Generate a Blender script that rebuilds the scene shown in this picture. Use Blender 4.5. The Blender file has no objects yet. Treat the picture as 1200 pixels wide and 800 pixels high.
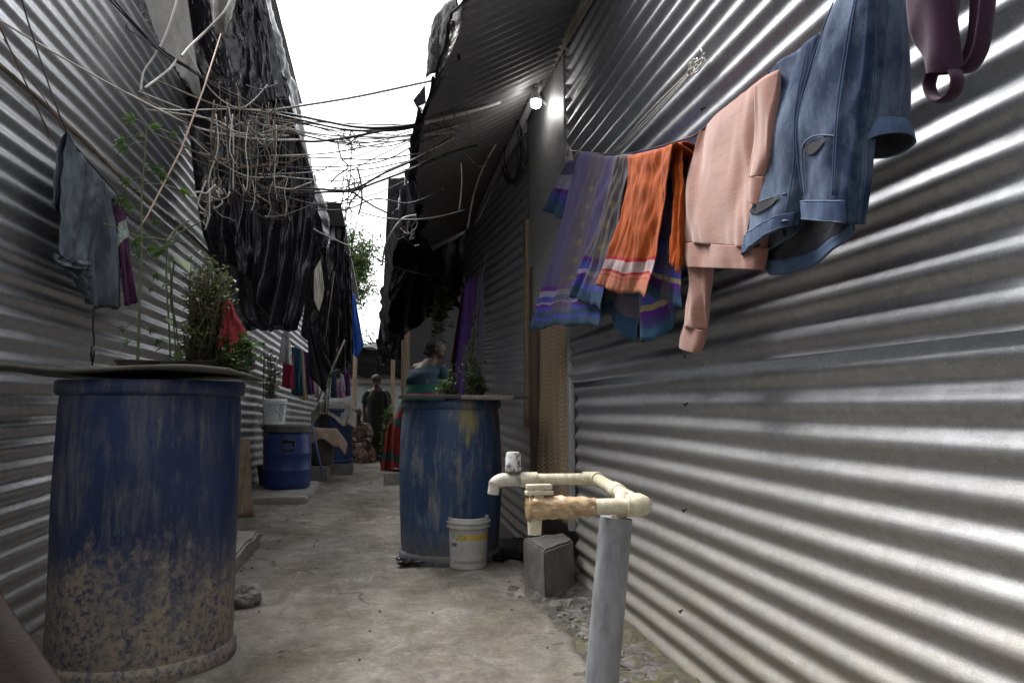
import bpy, bmesh, math, random
from mathutils import Vector, noise
R = math.radians
C = bpy.context.scene.collection
SC = bpy.context.scene
rnd = random.Random(7)

# ------------------------------------------------------------------ camera
F = 840.0                                  # focal length in pixels of a 1200 px wide frame
YAW, PITCH = R(10.41), R(5.17)
EYE = Vector((0.0, 0.0, 0.85))
FWD = Vector((math.sin(YAW)*math.cos(PITCH), math.cos(YAW)*math.cos(PITCH), math.sin(PITCH)))
RGT = Vector((math.cos(YAW), -math.sin(YAW), 0.0))
UPV = RGT.cross(FWD)
cd = bpy.data.cameras.new('camera'); cam = bpy.data.objects.new('camera', cd); C.objects.link(cam)
cam.location = EYE
cam.rotation_euler = (R(90)+PITCH, 0, -YAW)
cd.sensor_width = 36; cd.sensor_fit = 'HORIZONTAL'; cd.lens = F/1200*36
cd.clip_start = 0.05; cd.clip_end = 500
SC.camera = cam

def P(px, py, X=None, Y=None, Z=None, D=None):
    """a point of the place: the sight line through a measured spot of the photo, met with a real plane"""
    d = FWD*F + RGT*(px-600) + UPV*(400-py)
    if X is not None: t = (X-EYE.x)/d.x
    elif Y is not None: t = (Y-EYE.y)/d.y
    elif Z is not None: t = (Z-EYE.z)/d.z
    else: t = D/d.length
    return EYE + d*t

def gz(y): return -0.02*max(0.0, y-8.0)

# ------------------------------------------------------------------ materials
def nmat(name):
    m = bpy.data.materials.new(name); m.use_nodes = True
    nt = m.node_tree
    return m, nt, nt.nodes['Principled BSDF']
def node(nt, typ, ins=None, **kw):
    n = nt.nodes.new(typ)
    for k, v in kw.items(): setattr(n, k, v)
    for k, v in (ins or {}).items():
        if hasattr(v, 'is_output'): nt.links.new(v, n.inputs[k])
        else: n.inputs[k].default_value = v
    return n
def c4(c): return (c[0], c[1], c[2], 1.0)
def ramp(nt, fac, stops, interp='LINEAR'):
    n = nt.nodes.new('ShaderNodeValToRGB'); n.color_ramp.interpolation = interp
    cr = n.color_ramp
    while len(cr.elements) < len(stops): cr.elements.new(0.5)
    for e, (p, c) in zip(cr.elements, stops): e.position = p; e.color = c4(c)
    nt.links.new(fac, n.inputs[0]); return n.outputs[0]
def coords(nt, scale=(1,1,1), kind='Object', loc=(0,0,0)):
    tc = nt.nodes.new('ShaderNodeTexCoord')
    return node(nt, 'ShaderNodeMapping', {'Vector': tc.outputs[kind], 'Scale': scale, 'Location': loc}).outputs[0]
def fnoise(nt, vec, scale, detail=6, rough=0.55, dist=0.0):
    return node(nt, 'ShaderNodeTexNoise', {'Vector': vec, 'Scale': scale, 'Detail': detail, 'Roughness': rough, 'Distortion': dist}).outputs[0]
def mixc(nt, fac, a, b, mode='MIX'):
    n = nt.nodes.new('ShaderNodeMix'); n.data_type = 'RGBA'; n.blend_type = mode
    for s, v in ((0, fac), (6, a), (7, b)):
        if hasattr(v, 'is_output'): nt.links.new(v, n.inputs[s])
        else: n.inputs[s].default_value = v if s == 0 else c4(v)
    return n.outputs[2]
def mth(nt, op, a, b=0.0, c=0.0):
    n = nt.nodes.new('ShaderNodeMath'); n.operation = op
    for i, v in enumerate((a, b, c)):
        if hasattr(v, 'is_output'): nt.links.new(v, n.inputs[i])
        else: n.inputs[i].default_value = v
    return n.outputs[0]
def mrange(nt, v, a, b, c=0.0, d=1.0):
    return node(nt, 'ShaderNodeMapRange', {'Value': v, 'From Min': a, 'From Max': b, 'To Min': c, 'To Max': d}).outputs[0]
def bump(nt, bsdf, h, strength, dist=0.01, prev=None):
    n = node(nt, 'ShaderNodeBump', {'Height': h, 'Strength': strength, 'Distance': dist})
    if prev is not None: nt.links.new(prev, n.inputs['Normal'])
    nt.links.new(n.outputs[0], bsdf.inputs['Normal']); return n.outputs[0]
def L(nt, a, bsdf, inp):
    if hasattr(a, 'is_output'): nt.links.new(a, bsdf.inputs[inp])
    else: bsdf.inputs[inp].default_value = a

def plain(name, stops, scale=6, rough=0.6, metal=0.0, bmp=0.2, bscale=None, bdist=0.004, stretch=(1,1,1), spec=0.5, fine=0.12, dist=0.0):
    m, nt, b = nmat(name)
    v = coords(nt, stretch)
    if not isinstance(stops, list): stops = [(0.3, [x*0.72 for x in stops]), (0.7, stops)]
    n1 = fnoise(nt, v, scale, 8, 0.6, dist)
    col = ramp(nt, n1, stops)
    n2 = fnoise(nt, v, scale*9, 4, 0.6)
    col = mixc(nt, fine, col, ramp(nt, n2, [(0.35, (0.15,)*3), (0.65, (0.9,)*3)]), 'OVERLAY')
    L(nt, col, b, 'Base Color'); L(nt, metal, b, 'Metallic')
    L(nt, mrange(nt, n1, 0.3, 0.7, max(0.05, rough-0.12), min(1, rough+0.1)), b, 'Roughness')
    L(nt, spec, b, 'Specular IOR Level')
    if bmp: bump(nt, b, fnoise(nt, v, bscale or scale*5, 5, 0.6), bmp, bdist)
    return m

def metal_mat(name, base=(0.50,0.51,0.53), dust=0.35, dust_z=(0.1, 1.1), dustc=(0.34,0.275,0.175), rough=0.40, metallic=0.9):
    m, nt, b = nmat(name)
    v = coords(nt)
    geo = nt.nodes.new('ShaderNodeNewGeometry')
    sep = node(nt, 'ShaderNodeSeparateXYZ', {'Vector': geo.outputs['Position']})
    vor = node(nt, 'ShaderNodeTexVoronoi', {'Vector': v, 'Scale': 55.0})
    span = ramp(nt, vor.outputs['Color'], [(0.0, [x*0.82 for x in base]), (1.0, [x*1.08 for x in base])])
    big = fnoise(nt, coords(nt, (1, 0.5, 2.5)), 2.2, 7, 0.65)
    col = mixc(nt, mrange(nt, big, 0.40, 0.72, 0.0, 0.6), span, [x*0.62 for x in base])
    # dust and splashed mud
    hz = mrange(nt, sep.outputs['Z'], dust_z[1], dust_z[0], 0.0, 1.0)
    sp = fnoise(nt, v, 9, 10, 0.72)
    fn = fnoise(nt, v, 130, 3, 0.7)
    dm = mth(nt, 'MULTIPLY', hz, mrange(nt, sp, 0.30, 0.62, 0.35, 1.0))
    dm = mth(nt, 'ADD', mth(nt, 'MULTIPLY', dm, dust), mth(nt, 'MULTIPLY', mrange(nt, fn, 0.62, 0.74), 0.15), )
    dm = node(nt, 'ShaderNodeClamp', {'Value': dm}).outputs[0]
    col = mixc(nt, dm, col, dustc)
    scr = fnoise(nt, coords(nt, (1, 1.2, 40)), 7, 4, 0.6)
    col = mixc(nt, mrange(nt, scr, 0.66, 0.72, 0, 0.35), col, (0.62,0.62,0.61))
    rs = fnoise(nt, coords(nt, (1, 2, 1)), 5.5, 9, 0.75)
    rmask = mrange(nt, rs, 0.73, 0.80, 0, 0.6)
    col = mixc(nt, rmask, col, (0.16,0.10,0.06))
    dm2 = mth(nt, 'MAXIMUM', dm, rmask)
    L(nt, col, b, 'Base Color')
    L(nt, mth(nt, 'MULTIPLY', mth(nt, 'SUBTRACT', 1.0, mth(nt, 'MULTIPLY', dm2, 0.85)), metallic), b, 'Metallic')
    L(nt, mth(nt, 'ADD', mrange(nt, big, 0.3, 0.75, rough-0.07, rough+0.12), mth(nt, 'MULTIPLY', dm2, 0.25)), b, 'Roughness')
    p = bump(nt, b, fnoise(nt, v, 3.5, 4, 0.5), 0.25, 0.03)
    gr_ = fnoise(nt, coords(nt, (1,1,2.5)), 230, 3, 0.7)
    col2 = mixc(nt, 0.30, col, ramp(nt, gr_, [(0.3,(0.15,)*3),(0.7,(0.85,)*3)]), 'OVERLAY'); L(nt, col2, b, 'Base Color')
    bump(nt, b, gr_, 0.18, 0.002, p)
    return m

def tarp_mat(name, col=(0.010,0.010,0.012), rough=0.20, str_=0.32, stretch=(2.6,2.6,0.8), spec=0.33):
    m, nt, b = nmat(name)
    v = coords(nt, stretch)
    n1 = fnoise(nt, v, 2.2, 3, 0.5, 0.8)
    dst = fnoise(nt, coords(nt, (1,1,0.7)), 3, 4, 0.55); L(nt, spec, b, 'Specular IOR Level')
    c = mixc(nt, mrange(nt, dst, 0.48, 0.78, 0.0, 0.5), col, [x*1.8+0.008 for x in col])
    L(nt, c, b, 'Base Color')
    L(nt, mrange(nt, dst, 0.3, 0.75, rough-0.04, rough+0.15), b, 'Roughness')
    p = bump(nt, b, n1, str_, 0.05)
    bump(nt, b, fnoise(nt, coords(nt, (1,1,1)), 9, 3, 0.5, 1.5), 0.4, 0.02, p)
    return m

def band_mat(name, bands, weave=320, rough=0.85, motif=None, wrinkle=0.4, sheen=0.06, mottle=0.3, mott_scale=9):
    """woven cloth: bands run along the v of the cloth's own uv; motif = (colour, u0, u1, nv)"""
    m, nt, b = nmat(name)
    uv = nt.nodes.new('ShaderNodeTexCoord').outputs['UV']
    sep = node(nt, 'ShaderNodeSeparateXYZ', {'Vector': uv})
    vv = mth(nt, 'ADD', sep.outputs['Y'], mth(nt, 'MULTIPLY', mth(nt, 'SUBTRACT', fnoise(nt, uv, 6, 2), 0.5), 0.02))
    col = ramp(nt, vv, bands, 'CONSTANT') if len(bands) > 1 else None
    if col is None:
        rgb = nt.nodes.new('ShaderNodeRGB'); rgb.outputs[0].default_value = c4(bands[0][1]); col = rgb.outputs[0]
    v = coords(nt)
    mo = fnoise(nt, v, mott_scale, 6, 0.65)
    col = mixc(nt, mottle, col, ramp(nt, mo, [(0.3, (0.2,)*3), (0.7, (0.8,)*3)]), 'OVERLAY')
    th = fnoise(nt, coords(nt, (1, 1, 18)), 26, 3, 0.6)
    col = mixc(nt, 0.22, col, ramp(nt, th, [(0.3, (0.15,)*3), (0.7, (0.85,)*3)]), 'OVERLAY')
    if motif:
        mc, u0, u1, nv, v0, v1 = motif
        pan = mth(nt, 'MULTIPLY', mrange(nt, mth(nt, 'ABSOLUTE', mth(nt, 'SUBTRACT', sep.outputs['X'], (u0+u1)/2)), (u1-u0)*0.62, (u1-u0)*0.45), mth(nt, 'LESS_THAN', sep.outputs['Y'], v1+0.12))
        col = mixc(nt, mth(nt, 'MULTIPLY', pan, 0.6), col, (0.105,0.088,0.078))
        uu = mrange(nt, sep.outputs['X'], u0, u1)
        fv = mth(nt, 'FRACT', mth(nt, 'MULTIPLY', sep.outputs['Y'], nv))
        du = mth(nt, 'ABSOLUTE', mth(nt, 'SUBTRACT', uu, 0.5))
        dv = mth(nt, 'ABSOLUTE', mth(nt, 'SUBTRACT', fv, 0.5))
        dd = mth(nt, 'ADD', mth(nt, 'MULTIPLY', du, 1.4), mth(nt, 'MULTIPLY', dv, 1.6))
        mk = mth(nt, 'LESS_THAN', mth(nt, 'ADD', dd, mth(nt, 'MULTIPLY', fnoise(nt, uv, 110, 3), 1.1)), 0.86)
        rng = mth(nt, 'MULTIPLY', mth(nt, 'GREATER_THAN', sep.outputs['Y'], v0), mth(nt, 'LESS_THAN', sep.outputs['Y'], v1))
        col = mixc(nt, mth(nt, 'MULTIPLY', mth(nt, 'MULTIPLY', mk, rng), 0.4), col, mc)
    L(nt, col, b, 'Base Color'); L(nt, rough, b, 'Roughness'); L(nt, 0.25, b, 'Specular IOR Level')
    b.inputs['Sheen Weight'].default_value = sheen
    p = bump(nt, b, fnoise(nt, coords(nt, (1,1,0.22)), 12, 4, 0.5, 0.6), wrinkle*0.6, 0.012)
    bump(nt, b, fnoise(nt, v, weave, 2, 0.5), 0.15, 0.001, p)
    return m

# ------------------------------------------------------------------ mesh building
class MB:
    def __init__(s): s.v = []; s.f = []; s.uv = {}
    def add(s, vs, fs, uvs=None):
        o = len(s.v); s.v += [Vector(p) for p in vs]; s.f += [tuple(i+o for i in f) for f in fs]
        if uvs:
            for i, u in enumerate(uvs): s.uv[o+i] = u
        return s
    def box(s, lo, hi, jit=0.0, rot=None, ctr=None, bev=0.0):
        bm = bmesh.new(); bmesh.ops.create_cube(bm, size=1)
        for v in bm.verts:
            v.co = Vector([(lo[k]+hi[k])/2 + v.co[k]*(hi[k]-lo[k]) + rnd.uniform(-jit, jit) for k in range(3)])
        if bev: bmesh.ops.bevel(bm, geom=bm.edges[:], offset=bev, segments=2, affect='EDGES', profile=0.6)
        bm.verts.ensure_lookup_table(); bm.verts.index_update()
        s.add([v.co.copy() for v in bm.verts], [[v.index for v in f.verts] for f in bm.faces]); bm.free(); return s
    def bar(s, a, b, w, h, up=Vector((0,0,1))):
        a = Vector(a); b = Vector(b); d = (b-a).normalized()
        x = d.cross(up); x = x.normalized() if x.length > 1e-4 else Vector((1,0,0))
        y = x.cross(d).normalized()
        vs = [p + x*sx*w/2 + y*sy*h/2 for p in (a, b) for sx, sy in ((-1,-1),(1,-1),(1,1),(-1,1))]
        return s.add(vs, [(3,2,1,0),(4,5,6,7)] + [(i, (i+1) % 4, 4+(i+1) % 4, 4+i) for i in range(4)])
    def tube(s, pts, r, n=8, caps=True, flat=1.0):
        pts = [Vector(p) for p in pts]; rs = r if isinstance(r, (list, tuple)) else [r]*len(pts)
        vs = []; prev = None
        for i, p in enumerate(pts):
            t = (pts[min(i+1, len(pts)-1)] - pts[max(i-1, 0)])
            t = t.normalized() if t.length > 1e-9 else Vector((0,0,1))
            if prev is None:
                x = t.cross(Vector((0,0,1)))
                if x.length < 1e-3: x = t.cross(Vector((0,1,0)))
            else: x = prev - t*prev.dot(t)
            x = x.normalized() if x.length > 1e-9 else Vector((1,0,0)); prev = x; y = t.cross(x)
            for k in range(n):
                a = 2*math.pi*k/n
                vs.append(p + (x*math.cos(a) + y*math.sin(a)*flat)*rs[i])
        fs = [(i*n+k, i*n+(k+1) % n, (i+1)*n+(k+1) % n, (i+1)*n+k) for i in range(len(pts)-1) for k in range(n)]
        if caps: fs += [tuple(range(n-1, -1, -1)), tuple((len(pts)-1)*n+k for k in range(n))]
        return s.add(vs, fs)
    def lathe(s, prof, ctr, n=48, dent=0.0, seed=0, uv=False, sx=1.0, sy=1.0):
        ctr = Vector(ctr); vs = []; us = []
        m = n+1 if uv else n
        for j, (r, z) in enumerate(prof):
            for k in range(m):
                a = 2*math.pi*k/n
                rr = r
                if dent and r > 0: rr += dent*noise.noise(Vector((math.cos(a)*1.3+seed, math.sin(a)*1.3, z*2.5)))
                vs.append(ctr + Vector((math.cos(a)*rr*sx, math.sin(a)*rr*sy, z))); us.append((k/n, z))
        fs = []
        for j in range(len(prof)-1):
            for k in range(n):
                k2 = k+1 if uv else (k+1) % n
                fs.append((j*m+k, j*m+k2, (j+1)*m+k2, (j+1)*m+k))
        return s.add(vs, fs, us if uv else None)
    def grid(s, fn, nu, nv, uv=True):
        vs = []; us = []
        for j in range(nv+1):
            for i in range(nu+1):
                u = i/nu; v = j/nv; vs.append(fn(u, v)); us.append((u, v))
        fs = [(j*(nu+1)+i, j*(nu+1)+i+1, (j+1)*(nu+1)+i+1, (j+1)*(nu+1)+i) for j in range(nv) for i in range(nu)]
        return s.add(vs, fs, us if uv else None)
    def ball(s, c, r, n=12, m=8, rough=0.0, seed=0):
        c = Vector(c); r = Vector((r, r, r)) if not hasattr(r, '__len__') else Vector(r)
        vs = []
        for j in range(m+1):
            th = math.pi*j/m
            for k in range(n):
                a = 2*math.pi*k/n
                d = Vector((math.sin(th)*math.cos(a), math.sin(th)*math.sin(a), math.cos(th)))
                q = 1 + rough*noise.noise(d*1.7 + Vector((seed*3.1, seed, 0))) + rough*0.5*noise.noise(d*4 + Vector((seed, 0, 5)))
                vs.append(c + Vector((d.x*r.x, d.y*r.y, d.z*r.z))*q)
        fs = [(j*n+k, (j+1)*n+k, (j+1)*n+(k+1) % n, j*n+(k+1) % n) for j in range(m) for k in range(n)]
        return s.add(vs, fs)
    def leaf(s, p, d, size, width=0.45, fold=0.15):
        d = Vector(d).normalized(); x = d.cross(Vector((0,0,1)))
        x = x.normalized() if x.length > 1e-3 else Vector((1,0,0))
        n = x.cross(d).normalized(); w = size*width
        p = Vector(p)
        return s.add([p, p+d*size*0.45+x*w*0.5+n*fold*size, p+d*size, p+d*size*0.45-x*w*0.5+n*fold*size, p+d*size*0.5],
                     [(0,1,4),(1,2,4),(2,3,4),(3,0,4)])
    def build(s, name, mat, parent=None, smooth=True, solid=0.0, label=None, cat=None, group=None, kind=None, sub=0, origin=None, auto=None):
        me = bpy.data.meshes.new(name)
        if parent is not None: org = WORLD[parent.name]
        elif origin is not None: org = Vector(origin)
        else:
            org = Vector([(min(v[k] for v in s.v)+max(v[k] for v in s.v))/2 for k in range(2)] + [min(v[2] for v in s.v)])
        me.from_pydata([v-org for v in s.v], [], s.f); me.update()
        if s.uv:
            ul = me.uv_layers.new(name='UVMap')
            for lp in me.loops: ul.data[lp.index].uv = s.uv.get(lp.vertex_index, (0, 0))
        bm = bmesh.new(); bm.from_mesh(me); bmesh.ops.remove_doubles(bm, verts=bm.verts[:], dist=1e-5)
        bmesh.ops.recalc_face_normals(bm, faces=bm.faces[:]); bm.to_mesh(me); bm.free()
        me.materials.append(mat)
        if smooth: me.polygons.foreach_set('use_smooth', [True]*len(me.polygons))
        o = bpy.data.objects.new(name, me); C.objects.link(o)
        if parent is not None: o.parent = parent; WORLD[o.name] = org
        else: o.location = org; WORLD[o.name] = org
        if auto is not None and smooth: me.set_sharp_from_angle(angle=R(auto))
        if solid:
            md = o.modifiers.new('thickness', 'SOLIDIFY'); md.thickness = solid; md.offset = 0
        if sub:
            md = o.modifiers.new('smooth', 'SUBSURF'); md.levels = sub; md.render_levels = sub
        tag(o, label, cat, group, kind); return o
WORLD = {}
def tag(o, label=None, cat=None, group=None, kind=None):
    if label: o['label'] = label
    if cat: o['category'] = cat
    if group: o['group'] = group
    if kind: o['kind'] = kind
    return o
def thing(name, label, cat, loc, group=None):
    o = bpy.data.objects.new(name, None); C.objects.link(o); o.location = loc; o.empty_display_size = 0.1
    WORLD[o.name] = Vector(loc); return tag(o, label, cat, group)
def copy_thing(o, loc, label, rotz=None):
    c = o.copy(); C.objects.link(c); c.location = loc; c['label'] = label
    if rotz is not None: c.rotation_euler = (0, 0, rotz)
    for ch in list(o.children):
        k = ch.copy(); C.objects.link(k); k.parent = c
    return c

def poly(pts, u):
    if u <= 0: return pts[0]
    if u >= 1: return pts[-1]
    ls = [0]
    for a, b in zip(pts, pts[1:]): ls.append(ls[-1] + (b-a).length)
    t = u*ls[-1]
    for i in range(len(pts)-1):
        if t <= ls[i+1]:
            k = (t-ls[i])/max(1e-9, ls[i+1]-ls[i]); return pts[i].lerp(pts[i+1], k)
    return pts[-1]
def smooth_path(pts, n=8):
    pts = [Vector(p) for p in pts]; out = []
    for i in range(len(pts)-1):
        p0 = pts[max(i-1, 0)]; p1 = pts[i]; p2 = pts[i+1]; p3 = pts[min(i+2, len(pts)-1)]
        for k in range(n):
            t = k/n
            out.append(0.5*((2*p1) + (p2-p0)*t + (2*p0-5*p1+4*p2-p3)*t*t + (-p0+3*p1-3*p2+p3)*t**3))
    out.append(pts[-1]); return out
def nz(x, y, z=0.0): return noise.noise(Vector((x, y, z)))

def cloth_fn(top, bot, folds=4, amp=0.02, seed=0.0, nrm=(-1,0,0), wr=0.006, grow=0.75, ph=0.0, mid=None):
    return sheet_cloth(None, top, bot, folds, amp, seed, 1, 1, 0, nrm, 0.035, wr, grow, ph, mid)
def sheet_cloth(mb, top, bot, folds=4, amp=0.02, seed=0.0, nu=60, nv=50, drape=0.0, nrm=None, gap=0.035, wr=0.006, grow=0.75, ph=0.0, mid=None):
    """a cloth between a top line and a hem (both 3-D polylines); folds deepen towards the hem; drape = how much of it hangs behind the line"""
    top = [Vector(p) for p in top]; bot = [Vector(p) for p in bot]
    mid = [Vector(p) for p in mid] if mid else None
    if nrm is None:
        nrm = (top[-1]-top[0]).cross(bot[0]-top[0]).normalized()
        if nrm.dot(EYE-top[0]) < 0: nrm = -nrm
    nrm = Vector(nrm)
    def pt(u, v):
        T = poly(top, u); B = poly(bot, u); B = B + (B-T)*(0.035*nz(u*3.3+seed, 2)+0.012*nz(u*11, seed))
        if mid:
            M = poly(mid, u); p = T*(1-v)*(1-2*v) + M*4*v*(1-v) + B*v*(2*v-1)
        else: p = T.lerp(B, v)
        g = (1-grow) + grow*v
        o = amp*g*0.75*math.sin(2*math.pi*folds*u + ph + 2.2*nz(seed, v*1.3, u*2.5) + 1.6*math.sin(2.3*u+seed))*(0.65+0.7*nz(u*3.1, seed, v))
        o += amp*1.3*g*nz(u*folds*1.4+seed, v*1.2, seed) + amp*0.45*g*nz(u*folds*4.1+seed, v*2.0, seed+5) + wr*nz(u*9+seed, v*9, 3) + wr*1.3*(0.25-abs(nz(u*6+seed+v*1.5, v*1.4, 5))) + wr*0.8*(0.25-abs(nz(u*13-v*3, v*3+seed, 8)))
        return p + nrm*o
    if mb is None: return pt
    def fn(u, v):
        if drape <= 0: return pt(u, v)
        w = drape/(1+drape)
        if v < w:
            k = (w-v)/w
            p = pt(u, k*drape) if drape <= 1 else pt(u, k)
            off = gap*2*min(1, (k*6)**0.7)
            return p - nrm*off
        return pt(u, (v-w)/(1-w))
    mb.grid(fn, nu, nv); return mb

def tube_noise(q0, y, seed, wr):
    return wr*(nz(q0.y*9+seed, q0.z*4, seed+y) + 0.7*nz(q0.y*26+seed, q0.z*7+q0.y*9, seed+4+y) + 0.9*(0.28-abs(nz(q0.y*8+0.8*q0.z*9+seed, q0.z*2.2, y*0.7))) + 0.7*(0.25-abs(nz(q0.y*15-q0.z*3, q0.z*2.5+seed, y))))
def flat_tube(mb, st, thick, nrm, n=28, power=2.6, wr=0.004, seed=0, close=False, sub=6):
    """a fabric tube (sleeve, trouser leg): stations (left point, right point, thickness)"""
    nrm = Vector(nrm).normalized()
    Ls = smooth_path([a for a, b in st], sub); Rs = smooth_path([b for a, b in st], sub)
    ths = thick if isinstance(thick, (list, tuple)) else [thick]*len(st)
    vs = []; us = []
    m = len(Ls)
    for i in range(m):
        a, b = Ls[i], Rs[i]; c = (a+b)/2; h = (b-a)/2
        f = i/(m-1)*(len(st)-1); k = min(int(f), len(st)-2); th = ths[k]*(1-(f-k)) + ths[k+1]*(f-k)
        for q in range(n):
            an = 2*math.pi*q/n; co, si = math.cos(an), math.sin(an)
            e = 2/power
            x = math.copysign(abs(co)**e, co); y = math.copysign(abs(si)**e, si)
            q0 = c + h*x
            w = tube_noise(q0, y, seed, wr)
            vs.append(q0 + nrm*(y*th/2 + w*2.6)); us.append((q/n, i/(m-1)))
    fs = [(i*n+q, i*n+(q+1) % n, (i+1)*n+(q+1) % n, (i+1)*n+q) for i in range(m-1) for q in range(n)]
    if close: fs += [tuple(range(n))]
    mb.add(vs, fs, us); return mb

def remeshed(mb, name, mat, voxel, parent=None, smooth_it=6, **kw):
    o = mb.build(name, mat, parent, **kw)
    md = o.modifiers.new('r', 'REMESH'); md.mode = 'VOXEL'; md.voxel_size = voxel
    sm = o.modifiers.new('s', 'SMOOTH'); sm.factor = 0.5; sm.iterations = smooth_it
    dg = bpy.context.evaluated_depsgraph_get()
    me = bpy.data.meshes.new_from_object(o.evaluated_get(dg)); old = o.data
    o.modifiers.clear(); o.data = me; me.name = name
    if not me.materials: me.materials.append(mat)
    me.polygons.foreach_set('use_smooth', [True]*len(me.polygons)); return o
# ------------------------------------------------------------------ materials of the place
XR, XL = 0.94, -1.27
M_galv   = metal_mat('galvanised steel', (0.47,0.48,0.50), dust=0.72, dust_z=(0.0, 0.95), rough=0.43, metallic=0.86)
M_galv_l = metal_mat('weathered galvanised steel', (0.68,0.69,0.71), dust=0.15, dust_z=(-0.2, 0.7), rough=0.36, metallic=0.84)
M_galv_d = metal_mat('dull grey steel', (0.40,0.405,0.41), dust=0.35, dust_z=(0.0, 0.9), rough=0.5, metallic=0.5)
M_roof   = metal_mat('dark roof steel', (0.20,0.20,0.205), dust=0.1, dust_z=(0, 0.5), rough=0.6, metallic=0.35)  # darker and less metallic than the wall steel
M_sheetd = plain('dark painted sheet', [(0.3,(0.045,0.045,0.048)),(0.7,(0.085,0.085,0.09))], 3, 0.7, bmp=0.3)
M_tarp   = tarp_mat('black plastic sheet')
M_tarp_m = tarp_mat('dull black plastic sheet', (0.008,0.008,0.009), 0.5, 0.6, (4,4,2), 0.15)
M_bluet  = tarp_mat('blue plastic sheet', (0.02,0.09,0.42), 0.4, 0.5, (6,6,2))
M_wood   = plain('weathered wood', [(0.3,(0.10,0.07,0.045)),(0.6,(0.24,0.18,0.12)),(0.8,(0.32,0.26,0.19))], 5, 0.8, bmp=0.5, stretch=(9,9,0.7), bdist=0.004)
M_woodh  = plain('weathered wood rail', [(0.3,(0.12,0.10,0.08)),(0.6,(0.26,0.23,0.19)),(0.8,(0.36,0.33,0.29))], 5, 0.8, bmp=0.5, stretch=(9,0.7,9), bdist=0.004)
M_batten = plain('muddy batten', [(0.3,(0.06,0.048,0.036)),(0.5,(0.13,0.10,0.075)),(0.7,(0.30,0.28,0.26))], 9, 0.85, bmp=0.6, stretch=(3,0.8,3), bdist=0.006)
M_jamb   = plain('brown door jamb', [(0.3,(0.055,0.032,0.02)),(0.7,(0.12,0.07,0.045))], 5, 0.6, bmp=0.3, stretch=(8,8,0.7))
M_conc   = plain('rough concrete', [(0.25,(0.13,0.12,0.105)),(0.5,(0.25,0.235,0.21)),(0.75,(0.37,0.355,0.33))], 4, 0.9, bmp=0.7, bscale=30, bdist=0.008)
M_concd  = plain('dark rough concrete', [(0.25,(0.08,0.075,0.07)),(0.5,(0.16,0.15,0.14)),(0.75,(0.25,0.24,0.225))], 5, 0.9, bmp=0.7, bscale=34, bdist=0.008)
M_stone  = plain('grey stone', [(0.3,(0.10,0.095,0.088)),(0.7,(0.30,0.29,0.27))], 11, 0.9, bmp=0.7, bscale=50, bdist=0.006)
M_soil   = plain('dark soil', [(0.3,(0.05,0.043,0.036)),(0.7,(0.13,0.115,0.095))], 9, 0.95, bmp=0.8, bscale=45, bdist=0.01)
M_black  = plain('black rubber', (0.012,0.012,0.012), 9, 0.5, bmp=0.2)
M_cord   = plain('black cable', (0.014,0.014,0.015), 9, 0.45, bmp=0.0)
M_cordw  = plain('grey white cable', [(0.3,(0.30,0.28,0.25)),(0.7,(0.52,0.50,0.46))], 7, 0.6, bmp=0.1)
M_cordb  = plain('brown strap', [(0.3,(0.07,0.05,0.035)),(0.7,(0.20,0.155,0.11))], 11, 0.75, bmp=0.3)
M_nail   = plain('rusty nail', (0.03,0.022,0.018), 30, 0.7, metal=0.5, bmp=0.2)

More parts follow.
